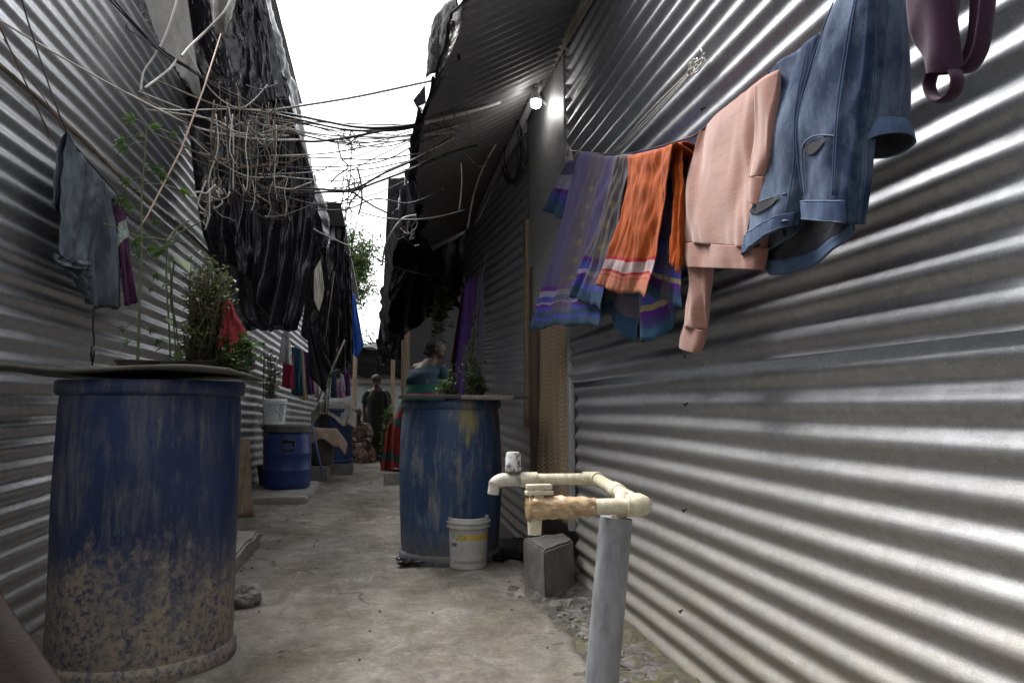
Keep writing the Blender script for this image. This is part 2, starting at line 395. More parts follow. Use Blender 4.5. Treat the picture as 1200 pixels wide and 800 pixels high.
# ------------------------------------------------------------------ ground
def ground_mat():
    m, nt, b = nmat('trodden cement path')
    v = coords(nt)
    n1 = fnoise(nt, coords(nt, (1.2,0.6,1)), 1.5, 12, 0.66, 0.5)
    col = ramp(nt, n1, [(0.28,(0.070,0.060,0.046)),(0.45,(0.138,0.120,0.097)),(0.55,(0.178,0.162,0.137)),(0.70,(0.26,0.245,0.22))])
    st = fnoise(nt, coords(nt, (1.5,1.2,1)), 2.3, 9, 0.72, 1.6)
    col = mixc(nt, mrange(nt, st, 0.50, 0.68, 0, 0.5), col, (0.34,0.325,0.295))
    st2 = fnoise(nt, coords(nt, (1.4,1.0,1), loc=(3,1,0)), 1.9, 10, 0.74, 1.2)
    col = mixc(nt, mrange(nt, st2, 0.52, 0.66, 0, 0.6), col, (0.105,0.095,0.082))
    mo = fnoise(nt, coords(nt, loc=(4,7,0)), 1.5, 8, 0.68)
    col = mixc(nt, mrange(nt, mo, 0.55, 0.70, 0, 0.6), col, (0.085,0.088,0.045))
    re = fnoise(nt, coords(nt, (1.2,0.8,1), loc=(9,2,0)), 1.1, 7, 0.6)
    col = mixc(nt, mrange(nt, re, 0.55, 0.7, 0, 0.4), col, (0.165,0.12,0.088))
    md = fnoise(nt, coords(nt, loc=(1,5,0)), 7.5, 10, 0.75, 0.6)
    col = mixc(nt, 0.75, col, ramp(nt, md, [(0.32,(0.22,)*3),(0.5,(0.5,)*3),(0.68,(0.74,)*3)]), 'OVERLAY')
    fn = fnoise(nt, v, 60, 6, 0.75)
    col = mixc(nt, 0.35, col, ramp(nt, fn, [(0.3,(0.12,)*3),(0.7,(0.85,)*3)]), 'OVERLAY')
    sp = node(nt, 'ShaderNodeTexVoronoi', {'Vector': v, 'Scale': 24.0, 'Randomness': 1.0}).outputs['Distance']
    col = mixc(nt, mth(nt, 'MULTIPLY', mth(nt, 'LESS_THAN', sp, 0.10), mrange(nt, fnoise(nt, v, 3, 3), 0.5, 0.55)), col, (0.06,0.05,0.04))
    wv_ = node(nt, 'ShaderNodeVectorMath', {0: v, 1: node(nt, 'ShaderNodeVectorMath', {0: node(nt, 'ShaderNodeTexNoise', {'Vector': v, 'Scale': 2.6, 'Detail': 6.0}).outputs['Color'], 'Scale': 0.45}, operation='SCALE').outputs[0]}, operation='ADD').outputs[0]
    ce = node(nt, 'ShaderNodeTexVoronoi', {'Vector': wv_, 'Scale': 0.75}, feature='DISTANCE_TO_EDGE').outputs['Distance']
    ck = mth(nt, 'MULTIPLY', mrange(nt, ce, 0.006, 0.001), mrange(nt, fnoise(nt, coords(nt, loc=(6,6,0)), 1.2, 3), 0.46, 0.56))
    col = mixc(nt, mth(nt, 'MULTIPLY', ck, 0.8), col, (0.035,0.03,0.025))
    sw_ = fnoise(nt, coords(nt, (3.5,0.8,1), loc=(2,9,0)), 4.0, 9, 0.75, 2.0)
    col = mixc(nt, mth(nt, 'MULTIPLY', mrange(nt, sw_, 0.56, 0.70, 0, 0.55), mrange(nt, fnoise(nt, coords(nt, loc=(1,1,3)), 0.9, 3), 0.42, 0.56)), col, (0.40,0.385,0.36))
    L(nt, col, b, 'Base Color')
    L(nt, mrange(nt, n1, 0.35, 0.65, 0.88, 0.62), b, 'Roughness'); L(nt, 0.35, b, 'Specular IOR Level')
    p = bump(nt, b, n1, 0.5, 0.04)
    p = bump(nt, b, st, 0.3, 0.02, p)
    bump(nt, b, fn, 0.35, 0.006, p)
    return m
M_path = ground_mat()
g = MB().grid(lambda u, v: Vector((-60+120*u, -40+160*v, -0.035 + (gz(-40+160*v) if v > 0.3 else 0) - (0.02 if v > .3 else 0))), 4, 80, False)
g.build('ground', M_soil, kind='structure', origin=(0,0,-0.04))
def edge_r(y): return 0.73 + 0.05*nz(y*1.7, 2) + 0.022*nz(y*7, 5) + 0.012*nz(y*21, 1) + 0.10*max(0, min(1, (y-3.3)/0.6)) + 0.12*max(0, min(1, (y-4.9)))
def path_pt(u, v):
    y = 0.3 + (v**1.6)*17.5
    x = -1.6 + u*(edge_r(y)+1.6)
    z = gz(y) + 0.016*nz(x*1.1, y*0.9) + 0.006*nz(x*4, y*3, 4) + 0.003*nz(x*13, y*9, 2)
    if u > 0.985: z -= 0.05
    return Vector((x, y, z))
MB().grid(path_pt, 90, 300, False).build('path', M_path, kind='structure', origin=(0,0,0))

# dark rubble verge along the foot of the right wall
gm, nt, b = nmat('stony dark verge')
v = coords(nt); n1 = fnoise(nt, v, 14, 8, 0.7)
vo = node(nt, 'ShaderNodeTexVoronoi', {'Vector': v, 'Scale': 38.0})
col = ramp(nt, n1, [(0.3,(0.045,0.04,0.034)),(0.55,(0.11,0.10,0.085)),(0.75,(0.23,0.21,0.18))])
ms = fnoise(nt, coords(nt, loc=(2,2,1)), 3.1, 6, 0.65)
yy = node(nt, 'ShaderNodeSeparateXYZ', {'Vector': nt.nodes.new('ShaderNodeNewGeometry').outputs['Position']}).outputs['Y']
col = mixc(nt, mth(nt, 'MULTIPLY', mrange(nt, ms, 0.42, 0.56, 0, 0.85), mrange(nt, yy, 2.9, 2.3)), col, (0.125,0.125,0.045))
L(nt, col, b, 'Base Color'); L(nt, 0.9, b, 'Roughness')
p = bump(nt, b, n1, 0.8, 0.03); bump(nt, b, vo.outputs['Distance'], 0.5, 0.01, p)
def verge_pt(u, v):
    y = 0.6+v*2.95; x = 0.58+u*0.42
    return Vector((x, y, -0.010 + 0.03*u + 0.022*nz(x*9, y*9, 3) + 0.012*nz(x*25, y*25, 8)))
MB().grid(verge_pt, 40, 240, False).build('verge', gm, kind='structure', origin=(0,0,0))
gr = MB()
for i in range(1100):
    y = rnd.uniform(2.2, 3.5) if i < 850 else rnd.uniform(1.2, 2.6); x = rnd.uniform(edge_r(y)+0.0, XR-0.01)
    s = rnd.choice([0.003,0.004,0.004,0.005,0.006,0.007,0.009,0.012,0.017,0.022])
    gr.ball((x, y, -0.012+0.02*(x-.58)/.42 + 0.022*nz(x*9, y*9, 3)), (s*rnd.uniform(.7,1.4), s*rnd.uniform(.7,1.4), s*0.7), 7, 5, 0.5, i)
gr.build('gravel', M_concd, kind='stuff', label='loose grey rubble along the foot of the right corrugated wall', cat='gravel', smooth=False, origin=(0,0,0))
lit = MB()
for i in range(190):
    y = rnd.uniform(1.9, 9.0); x = rnd.uniform(-0.7, 0.7) if i < 60 else rnd.choice([rnd.gauss(-0.66, 0.08), rnd.gauss(0.70, 0.06)])
    if i % 3: lit.ball((x, y, 0.004), (rnd.uniform(.003,.009), rnd.uniform(.003,.009), .004), 6, 4, .5, i)
    else: lit.leaf((x, y, 0.008), (rnd.uniform(-1,1), rnd.uniform(-1,1), 0.15), rnd.uniform(.015,.035), 0.5)
lit.build('litter', M_soil, kind='stuff', label='scattered dark crumbs and dead leaves on the cement path', cat='litter', smooth=False, origin=(0,0,0))

# ------------------------------------------------------------------ corrugated walls
def corr(mb, a, b, z0, z1, side, pitch=0.076, amp=0.0095, tilt=0.0, seed=0.0, dent=0.010, dl=0.05, per=10, lift=0.0, ztop=None, zwob=0.0, flare=0.0):
    """a corrugated sheet standing on the line a-b (xy); ribs run along it; side = +1/-1 the way the alley lies in x"""
    a = Vector((a[0], a[1], 0)); b = Vector((b[0], b[1], 0)); ln = (b-a).length; d = (b-a)/ln
    n = Vector((d.y, -d.x, 0)); n = n if n.x*side > 0 else -n
    nl = max(2, int(ln/dl)); nzv = max(4, int((z1-z0)/pitch*per))
    def fn(u, v):
        s = u*ln; z = z0 + v*(z1-z0)
        zz = z + tilt*s + zwob*nz(s*0.8, seed, 1)
        if ztop: zz = z0 + (zz-z0)*1.0
        w = math.sin(2*math.pi*z/pitch)
        o = amp*w + flare*math.exp(-(z-z0)/0.03)*(0.6+0.8*nz(s*1.1, seed, 4)) + dent*nz(s*0.9+seed, z*1.3) + dent*0.45*nz(s*3.1+seed, z*3.7, 6) + lift
        p = a + d*s + n*o; p.z = zz; return p
    return mb.grid(fn, nl, nzv, False)

def nails(parent, spots, d=(-1,0,-0.6), ln=0.010):
    for (p) in spots:
        mb = MB(); p = Vector(p); q = p + Vector(d).normalized()*ln
        mb.tube([p, q], 0.003, 6); mb.tube([q, q+Vector(d).normalized()*0.003], 0.0055, 8)
        mb.build('nail', M_nail, parent)

# right shack, near
sr = thing('tin_shack', 'long tin shack with shiny corrugated wall behind the washing line', 'shack', (XR+0.8, 2.0, 0))
up_sheet = corr(MB(), (XR, -0.8), (XR, 3.50), 0.965, 2.74, -1, seed=3.0, dent=0.008, lift=0.004, zwob=0.006, flare=0.020).build('metal_sheet', M_galv, sr)
corr(MB(), (XR+0.024, -0.8), (XR+0.024, 3.47), -0.02, 1.00, -1, seed=11.0, dent=0.009, zwob=0.008).build('metal_sheet', M_galv, sr)
# flat panel above and beside the door
fp = MB().grid(lambda u, v: Vector((XR-0.014+0.008*nz(u*3, v*5)+0.004*nz(u*9, v*14), 3.49+u*0.97, 1.66+v*1.08 - (0.28*u*(1-v)))), 20, 30, False)
fp.build('flat_panel', M_galv_d, sr, solid=0.003)
MB().box((XR-0.012, 3.475, 0.24), (XR+0.018, 3.515, 1.75), bev=0.004).build('door_frame', M_galv_d, sr)
MB().box((XR-0.02, 4.30, 0.0), (XR+0.05, 4.40, 1.72), bev=0.004).build('door_jamb', M_jamb, sr)
MB().box((XR-0.035, 4.44, 0.72), (XR-0.005, 4.52, 2.05), bev=0.004).build('door_post', M_wood, sr)
MB().box((XR+0.03, 3.4, -0.02), (XR+1.5, 4.5, 0.0)).build('inner_floor', M_soil, sr, smooth=False)
MB().box((XR+0.55, 3.2, 0), (XR+0.59, 6.4, 2.4)).build('inner_wall', M_roof, sr, smooth=False)
MB().box((XR+0.05, 3.25, 0), (XR+0.55, 3.29, 2.4)).build('inner_wall', M_roof, sr, smooth=False)
far_a, far_b = (XR+0.01, 4.42), (0.845, 7.3)
corr(MB(), far_a, far_b, -0.05, 2.70, -1, tilt=0.045, seed=21.0, dent=0.014, zwob=0.02).build('metal_sheet', M_galv_d, sr)
# roof: ribs run down the slope
EV = [(1.6,0.30),(2.7,0.285),(3.6,0.19),(4.6,0.20),(5.2,0.16),(6.4,0.14),(7.6,0.12)]
def eave(y):
    for (y0, x0), (y1, x1) in zip(EV, EV[1:]):
        if y <= y1: return x0 + (x1-x0)*(max(y, y0)-y0)/(y1-y0)
    return EV[-1][1]
def roof_r(u, v):
    y = 2.55 + u*5.05; e = eave(y); x = e + v*(1.9-e)
    return Vector((x, y, 2.36 + (x-0.3)*0.58 + 0.009*math.sin(2*math.pi*y/0.076) + 0.012*nz(x*2, y)))
MB().grid(roof_r, 540, 10, False).build('roof', M_roof, sr)
pl = P(640, 82, X=XR-0.05); pn = P(700, -25, X=XR-0.05)
dd = (pl-pn); pole_a = pn - dd*1.2; pole_b = pl
MB().bar(P(705, -32, X=XR-0.05), P(626, 106, X=XR-0.05), 0.045, 0.045).build('eave_beam', M_woodh, sr)
MB().bar(P(632, 98, X=XR-0.085), P(556, 262, X=XR-0.085), 0.035, 0.04).build('eave_beam', M_galv_d, sr)
nails(up_sheet, [P(826, 126, X=XR), P(806, 416, X=XR), P(806, 472, X=XR), P(804, 596, X=XR), P(800, 714, X=XR)])

# left shack, near
sl = thing('tin_shack', 'tin shack on the left with grey trousers hanging on its ribbed wall', 'shack', (XL-0.8, 3.0, 0))
corr(MB(), (XL-0.012, -0.8), (XL-0.012, 7.0), 1.94, 2.95, 1, seed=31.0, dent=0.010, lift=0.0, zwob=0.010).build('metal_sheet', M_galv_l, sl)
corr(MB(), (XL, -0.8), (XL, 7.0), -0.05, 1.965, 1, seed=42.0, dent=0.009, zwob=0.008).build('metal_sheet', M_galv_l, sl)
def bat(u, v):
    y = -0.8+u*7.0; a = 2*math.pi*v
    w = 0.013+0.007*nz(y*2, 3)+0.007*nz(y*9, 1)
    return Vector((XL+0.022+math.cos(a)*0.008, y, 1.965+0.02*nz(y*0.9, 8)+math.sin(a)*w + 0.006*nz(y*12, v*3)))
MB().grid(bat, 160, 10, False).build('batten', M_batten, sl)
MB().grid(lambda u, v: Vector((XL-2.2+2.19*u, -0.8+7.8*v, 2.70+0.24*u+0.009*math.sin(v*640))), 4, 300, False).build('roof', M_roof, sl)
MB().grid(lambda u, v: Vector((XL-1.6+2.06*u, 4.95-0.45*u+2.7*v, 3.98-0.12*u+0.02*nz(u*5, v*7))), 20, 30, False).build('roof', M_roof, sl)

# left shack, far
sf = thing('tin_shack', 'farther tin shack on the left behind the row of drying clothes', 'shack', (-1.9, 10.0, gz(10)))
corr(MB(), (XL-0.02, 6.93), (-1.05, 13.0), -0.15, 2.95, 1, seed=52.0, dent=0.018, pitch=0.085, tilt=-0.03).build('metal_sheet', M_galv_d, sf)
MB().box((-2.4, 8.3, 2.74), (-0.52, 8.42, 2.94), jit=0.01, bev=0.006).build('fascia', M_galv_d, sf)
MB().grid(lambda u, v: Vector((-2.4+v*1.98, 7.3+u*6.5, 3.06-0.16*v+0.02*math.sin(u*400)+0.03*nz(u*5, v*4))), 160, 6, False).build('roof', M_roof, sf)

# right shack, far (its front faces down the alley)
s2 = thing('tin_shack', 'dark tin shack on the right behind the woman in the blue blouse', 'shack', (1.2, 9.6, gz(9)))
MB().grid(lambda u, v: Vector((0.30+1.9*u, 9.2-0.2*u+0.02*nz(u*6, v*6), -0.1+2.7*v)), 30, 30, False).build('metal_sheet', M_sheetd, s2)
corr(MB(), (0.30, 9.2), (0.42, 13.8), -0.2, 2.3, -1, seed=63.0, dent=0.02).build('metal_sheet', M_galv_d, s2)
MB().box((0.26, 9.10, 0.0), (0.36, 9.2, 2.3), bev=0.004).build('corner_post', M_wood, s2)
MB().box((0.86, 7.30, -0.05), (0.95, 7.42, 2.5), bev=0.004).build('corner_post', M_wood, s2)
MB().grid(lambda u, v: Vector((0.06+v*2.0, 7.5+u*6.4, 2.42+0.5*v+0.02*math.sin(u*300)-0.25*u)), 120, 4, False).build('roof', M_roof, s2)  # extended forward over the alley, added to shade the far right

# shack closing the end of the alley
YE = 14.4
e0 = gz(YE)
M_paint = plain('faded grey blue board', [(0.3,(0.16,0.17,0.175)),(0.7,(0.30,0.32,0.33))], 2, 0.85, bmp=0.3)
se = thing('shack', 'low grey boarded shack closing the far end of the alley', 'shack', (0, YE+0.6, e0))
MB().box((-2.2, YE, e0), (2.2, YE+0.05, 1.62), bev=0.005).build('wall', M_paint, se)
MB().box((-2.3, YE-0.10, 1.30), (2.3, YE-0.04, 1.38), jit=0.004, bev=0.004).build('beam', M_woodh, se)
MB().box((-2.3, YE-0.16, 1.62), (2.3, YE-0.10, 1.68), jit=0.004, bev=0.004).build('beam', M_woodh, se)
MB().grid(lambda u, v: Vector((-2.4+u*4.8, YE-0.30+v*2.0, 1.98+0.22*v+0.08*nz(u*9, v*3)+0.04*nz(u*25, v*9))), 70, 20, False).build('roof', M_tarp_m, se, solid=0.01)
MB().grid(lambda u, v: Vector((-2.3+u*4.6, YE-0.18+0.05*nz(u*14, v*3), 1.98-0.55*v+0.05*nz(u*12, 7)+0.08*nz(u*9, v*3))), 70, 12, False).build('roof_skirt', M_tarp_m, se, solid=0.01)
MB().box((-0.52, YE-0.35, e0), (-0.44, YE-0.27, 2.0), bev=0.004).build('post', M_wood, se)
MB().box((0.20, YE-0.35, e0), (0.28, YE-0.27, 2.0), bev=0.004).build('post', M_wood, se)

# ------------------------------------------------------------------ steps, slabs, stones
def rough_block(name, lo, hi, mat, label, cat, amp=0.012, seed=0):
    bm = bmesh.new(); bmesh.ops.create_cube(bm, size=1)
    for v in bm.verts: v.co = Vector([(lo[k]+hi[k])/2+v.co[k]*(hi[k]-lo[k]) for k in range(3)])
    bmesh.ops.bevel(bm, geom=bm.edges[:], offset=0.012, segments=2, affect='EDGES')
    mx = max(hi[k]-lo[k] for k in range(3))
    bmesh.ops.subdivide_edges(bm, edges=bm.edges[:], cuts=int(max(3, min(9, mx/0.08))), use_grid_fill=True)
    for v in bm.verts:
        p = v.co; v.co = p + Vector((nz(p.x*7+seed, p.y*7, p.z*7), nz(p.y*7, p.z*7+seed, p.x*7), nz(p.z*7, p.x*7, p.y*7+seed)))*amp + Vector((nz(p.x*23, p.y*23, p.z*23),)*3)*amp*0.35
    bm.verts.index_update()
    mb = MB().add([v.co.copy() for v in bm.verts], [[v.index for v in f.verts] for f in bm.faces]); bm.free()
    return mb.build(name, mat, label=label, cat=cat, auto=32)
pa, pb_, pc2 = P(613,683,Z=0), P(639,702,Z=0), P(663,687,Z=0); pd2 = pa + Vector((pc2.x-pa.x, 0.10, 0)); pc2.x = XR-0.015; pd2.x = XR-0.015
bm = bmesh.new(); vb = [bm.verts.new((q.x, q.y, z)) for z in (-0.03, 0.215) for q in (pa, pb_, pc2, pd2)]
for f in ((3,2,1,0),(4,5,6,7),(0,1,5,4),(1,2,6,5),(2,3,7,6),(3,0,4,7)): bm.faces.new([vb[k] for k in f])
bmesh.ops.bevel(bm, geom=bm.edges[:], offset=0.010, segments=2, affect='EDGES'); bmesh.ops.subdivide_edges(bm, edges=bm.edges[:], cuts=7, use_grid_fill=True)
for v in bm.verts: p = v.co; v.co = p + Vector((nz(p.x*14, p.y*14, p.z*14), nz(p.y*14, p.z*14, 3), nz(p.z*14, p.x*14, 5)))*0.006 + Vector((nz(p.x*40, p.y*40, p.z*40),)*3)*0.003
bm.verts.index_update(); mb = MB().add([v.co.copy() for v in bm.verts], [[v.index for v in f.verts] for f in bm.faces]); bm.free()
mb.build('door_step', plain('grey door step concrete', [(0.25,(0.09,0.083,0.075)),(0.5,(0.17,0.16,0.145)),(0.75,(0.25,0.24,0.22))], 6, 0.9, bmp=0.7, bscale=34, bdist=0.008), label='grey concrete door step in front of the brown curtain', cat='step', auto=32)
rough_block('concrete_slab', (-1.25, 3.86, -0.03), (-0.71, 4.70, 0.095), M_conc, 'low mossy concrete slab jutting out beyond the big blue drum', 'slab', 0.009, 5)
rough_block('concrete_slab', (-1.22, 6.62, -0.03), (-0.62, 8.05, 0.055), M_conc, 'broken cement slab carrying the small lidded drum', 'slab', 0.010, 7)
rough_block('concrete_block', (-0.98, 8.50, -0.05), (-0.58, 9.10, 0.16), M_concd, 'concrete block under the dark tub with the brown cloth', 'block', 0.008, 9)
rough_block('concrete_block', (-0.80, 9.65, -0.08), (-0.34, 10.35, 0.10), M_concd, 'dark block under the drum covered with a sack', 'block', 0.008, 11)
rough_block('concrete_block', (0.06, 7.95, -0.03), (0.70, 8.8, 0.13), M_conc, 'pale concrete block under the red sari hem', 'block', 0.010, 13)
def rock(c, r, label, seed):
    MB().ball(c, r, 26, 18, 0.22, seed).build('stone', M_stone, label=label, cat='stone', smooth=False)
rock((-0.565, 3.36, 0.028), (0.07,0.09,0.062), 'rough grey stone beside the foot of the big blue drum', 3)
rock((-0.72, 3.52, 0.03), (0.085,0.14,0.085), 'larger stone wedged between big blue drum and low slab', 8)
# leaning board left, behind the big drum
a = P(288, 606, Y=5.2); b2 = P(281, 530, Y=5.3)
MB().grid(lambda u, v: Vector((a.x-0.10+0.15*u*(1-0.45*v), 5.2+0.02*u+0.12*v, max(0.0, a.z)+v*0.52+0.01*nz(u*6, v*6))), 6, 12, False).build('plank', M_wood, solid=0.05, label='worn upright plank leaning on the left wall behind the big drum', cat='plank')
# reddish board in the lower left corner
M_red = plain('dusty red brown board', [(0.3,(0.022,0.013,0.012)),(0.6,(0.042,0.026,0.023)),(0.8,(0.07,0.048,0.043))], 5, 0.75, bmp=0.4, stretch=(1,5,5))
A = P(-4, 690, Y=1.95); B = P(84, 818, Y=1.80)
ex = (B-A).normalized(); ey = Vector((-0.55, -0.25, -0.80)); ey = (ey-ex*ey.dot(ex)).normalized()
MB().grid(lambda u, v: A - ex*0.12 + ex*(u*((B-A).length+0.30)) + ey*(v*0.42) + Vector((0,0,0.004*nz(u*5, v*5))), 12, 8, False).build('board', M_red, solid=0.022, label='dusty red brown board leaning in the lower left corner', cat='board')
# both near shacks go on behind the photographer; cross wall and roof are added to block sky
corr(MB(), (-1.30, -5.2), (-1.30, -0.86), -0.05, 2.9, 1, seed=71.0, dl=0.1, per=8).build('metal_sheet', M_galv_l, sl)
corr(MB(), (0.97, -5.2), (0.97, -0.86), -0.05, 2.7, -1, seed=72.0, dl=0.1, per=8).build('metal_sheet', M_galv, sr)
corr(MB(), (-1.6, -5.3), (1.4, -5.25), -0.05, 2.7, 1, seed=73.0, dl=0.1, per=8).build('metal_sheet', M_galv_l, sl)  # unseen cross wall, added to keep sky out of the reflections
MB().grid(lambda u, v: Vector((0.35+u*1.6, -5.6+v*4.9, 2.45+0.6*u)), 4, 4, False).build('roof', M_roof, sr)  # unseen roof, added to darken what steel and plastic reflect
# ------------------------------------------------------------------ tarpaulins
def pw(tab, x):
    if x <= tab[0][0]: return tab[0][1]
    for (a, p), (b, q) in zip(tab, tab[1:]):
        if x <= b: return p + (q-p)*(x-a)/(b-a)
    return tab[-1][1]
# the big glossy one: a face towards us and a return along the alley, measured row by row
ROWS = [(-60,110,298),(0,140,310),(60,180,325),(110,212,338),(150,226,346),(200,229,361),(240,232,371),(275,236,379),(305,246,372),(345,258,360),(372,267,351),(387,283,345)]
def rowx(v):
    y = pw([(k/(len(ROWS)-1), r[0]) for k, r in enumerate(ROWS)], v)
    return y, pw([(r[0], r[1]) for r in ROWS], y), pw([(r[0], r[2]) for r in ROWS], y)
def big(u, v):
    y, xl, xr = rowx(v); w = min(1.0, u/0.62)
    yy = 4.95-0.50*w
    xr += 5*nz(y/31.0, 3) + 3.0*nz(y/11.0, 8) + 1.5*nz(y/5.0, 1)
    if v > 0.96: y += 5*nz(w*9, 2)
    p = P(xl+(xr-xl)*w, y, Y=yy)
    g = 0.45+0.55*v
    o = 0.10*nz(w*3.3, v*1.6, 3)+0.055*nz(w*8+1.5*nz(v*3, 1), v*2.2, 7)+0.022*nz(w*21+1.2*nz(v*6, 2), v*4.0, 9)*max(0.0, nz(w*4, v*3, 21)+.45)+0.006*nz(w*40, v*22, 4)
    o += 0.02*math.exp(-((v-.93)/.05)**2)*nz(w*7, 5, 1)
    d = Vector((-0.30, -0.95, 0))
    p = p + d*(o*g*min(1, (1-w)*6+0.25))
    if u > 0.62:
        k = (u-0.62)/0.38; ln = 2.7*max(0.02, min(1, (300-y)/130.0)) if y > 170 else 2.7
        q = k*ln
        p = p + Vector((-0.02*k + (0.07*nz(q*3, v*5, 11)+0.035*nz(q*9, v*9, 2)-0.02)*min(1, k*14), q, 0.03*nz(q*3, v*4)*min(1, k*8)))
    return p
MB().grid(big, 300, 120, False).build('tarpaulin', M_tarp, solid=0.004, label='huge glossy black tarpaulin hanging in pleats on the left', cat='tarpaulin')
def flap(tops, bots, label, f=2.5, a=0.05, sd=1.0, mat=None, wr=0.03, mid=None):
    ev = lambda l: [P(x, y, Y=q) for x, y, q in l]
    sheet_cloth(MB(), ev(tops), ev(bots), f, a, sd, 60, 60, nrm=(-0.3,-0.95,0), wr=wr, mid=ev(mid) if mid else None).build('tarpaulin', mat or M_tarp, solid=0.004, label=label, cat='tarpaulin')
flap([(276,-30,4.38),(306,-30,4.32)], [(284,112,4.33),(305,128,4.3),(338,118,4.25)], 'upper flap of crumpled black plastic over the glossy left tarpaulin', 1.6, 0.06, 3.0, mid=[(280,40,4.36),(322,42,4.28)])
flap([(318,96,4.28),(346,150,4.22)], [(302,350,4.22),(322,384,4.2),(352,372,4.15)], 'long pleated strip of shiny plastic at the alley edge of the left tarpaulin', 2.4, 0.05, 5.0, mid=[(316,230,4.25),(368,236,4.18)])
flap([(250,150,4.5),(300,140,4.4)], [(262,300,4.45),(290,330,4.4),(310,310,4.35)], 'slack fold of black plastic hanging behind the big cable tangle', 2.0, 0.06, 7.0)
# pale lining under the left roof, and a rag near its edge
M_lin = plain('grey lining', [(0.3,(0.10,0.098,0.092)),(0.7,(0.20,0.195,0.185))], 3, 0.8, bmp=0.4, bscale=9, bdist=0.02)
sheet_cloth(MB(), [P(152, -60, Y=4.75), P(212, -60, Y=4.62)], [P(196, 84, Y=4.78), P(216, 96, Y=4.72), P(236, 118, Y=4.62)], 1.2, 0.03, 2.0, 30, 40, nrm=(0,-1,0)).build('cloth', M_lin, solid=0.004, label='grey lining cloth hanging over the top edge of the left wall', cat='cloth')
sheet_cloth(MB(), [P(238, -50, Y=4.4), P(284, -50, Y=4.3)], [P(250, 30, Y=4.4), P(257, 44, Y=4.36), P(272, 30, Y=4.3)], 1.3, 0.06, 4.0, 36, 34, nrm=(0,-1,0), wr=0.02).build('rag', M_lin, solid=0.004, label='pale rag drooping in front of the glossy left tarpaulin', cat='rag')
# right eave: strips hanging from the edge
def strip(px_top, px_bot, X, label, mat=M_tarp, folds=2.0, amp=0.02, seed=1.0):
    return sheet_cloth(MB(), [P(x, y, X=X) for x, y in px_top], [P(x, y, X=X) for x, y in px_bot], folds, amp, seed, 30, 30, nrm=(-1,-0.2,0), wr=0.02).build('tarpaulin', mat, solid=0.004, label=label, cat='tarpaulin')
def edge_cover(u, v):
    y = 2.52 + u*2.3; e = eave(y)
    k = v*1.0
    x = e + 0.30 - 0.33*k + 0.02*nz(y*4, k*3) + 0.012*nz(y*11, k*7)
    z = 2.36 + (max(x, e)-0.3)*0.58 + 0.035
    if v > 0.72: z -= (v-0.72)/0.28*(0.10+0.08*nz(y*2.7, 4)+0.07*nz(y*6, 2)); x -= 0.02
    return Vector((x, y, z))
MB().grid(edge_cover, 140, 26, False).build('tarpaulin', M_tarp, solid=0.004, label='ragged black plastic lapped over the edge of the near right roof', cat='tarpaulin')
sheet_cloth(MB(), [P(506, 30, Y=3.3), P(522, 4, Y=3.0), P(536, -4, Y=2.75)], [P(500, 92, Y=3.4), P(516, 82, Y=3.2), P(536, 70, Y=3.0)], 1.5, 0.025, 6.0, 26, 26).build('tarpaulin', M_tarp_m, solid=0.004, label='torn flap of black plastic hanging at the corner of the near right roof', cat='tarpaulin')
sheet_cloth(MB(), [P(498, 100, Y=3.9), P(484, 118, Y=3.9)], [P(500, 140, Y=3.9), P(494, 136, Y=3.9)], 1.2, 0.015, 7.0, 14, 14).build('tarpaulin', M_tarp_m, solid=0.004, label='small pointed scrap of black plastic sticking out from the right roof edge', cat='tarpaulin')
# awning farther along: rolls in over the alley and hangs
AW = [(4.2,0.17,2.33),(5.0,0.05,2.15),(5.8,0.02,2.02),(6.6,0.01,1.88),(7.4,-0.01,1.70)]
def awn(u, v):
    y = 4.25 + u*3.2
    ex = pw([(a, b) for a, b, c in AW], y); ez = pw([(a, c) for a, b, c in AW], y)
    w = v
    x = 0.62 + (ex-0.62)*min(1, w/0.7); z = 2.58 + (ez-2.58)*min(1, w/0.7)**1.4
    if w > 0.7: z -= (w-0.7)/0.3*(0.22+0.12*nz(y*2.1, 3)); x += 0.05*(w-0.7)/0.3
    x += 0.035*nz(y*5, w*2.5) + 0.02*nz(y*12, w*4); z += 0.02*nz(y*4, w*5, 2) + 0.012*nz(y*13, w*11, 5)
    return Vector((x, y, z))
MB().grid(awn, 130, 60, False).build('tarpaulin', M_tarp, solid=0.004, label='black plastic awning rolling off the right roof beyond the bulb', cat='tarpaulin')
# cross sheet at the end of the right far wall
sheet_cloth(MB(), [P(455, 210, Y=7.45), P(500, 205, Y=7.5), P(550, 215, Y=7.5)], [P(447, 384, Y=7.4), P(470, 396, Y=7.45), P(503, 372, Y=7.5), P(516, 352, Y=7.5), P(549, 345, Y=7.5)],
            4.5, 0.05, 8.0, 80, 60, nrm=(0,-1,0), wr=0.03).build('tarpaulin', M_tarp_m, solid=0.004, label='dark tarpaulin gathered in diagonal folds above the woman in blue', cat='tarpaulin')
sheet_cloth(MB(), [P(460, 250, Y=7.2), P(476, 232, Y=7.1), P(490, 262, Y=7.1)], [P(512, 352, Y=7.2), P(520, 352, Y=7.1), P(545, 366, Y=7.1)], 3.0, 0.035, 9.0, 40, 50, nrm=(0,-1,0), wr=0.02).build('tarpaulin', M_tarp, solid=0.004, label='creased sling of black plastic slung diagonally across the dark tarpaulin', cat='tarpaulin')
sheet_cloth(MB(), [P(452, 330, Y=7.9), P(470, 352, Y=7.9)], [P(442, 402, Y=7.9), P(474, 398, Y=7.9)], 2.0, 0.03, 10.0, 24, 24, nrm=(0,-1,0), wr=0.03).build('tarpaulin', M_tarp_m, solid=0.004, label='short black sheet hanging at the alley edge of the right awning', cat='tarpaulin')
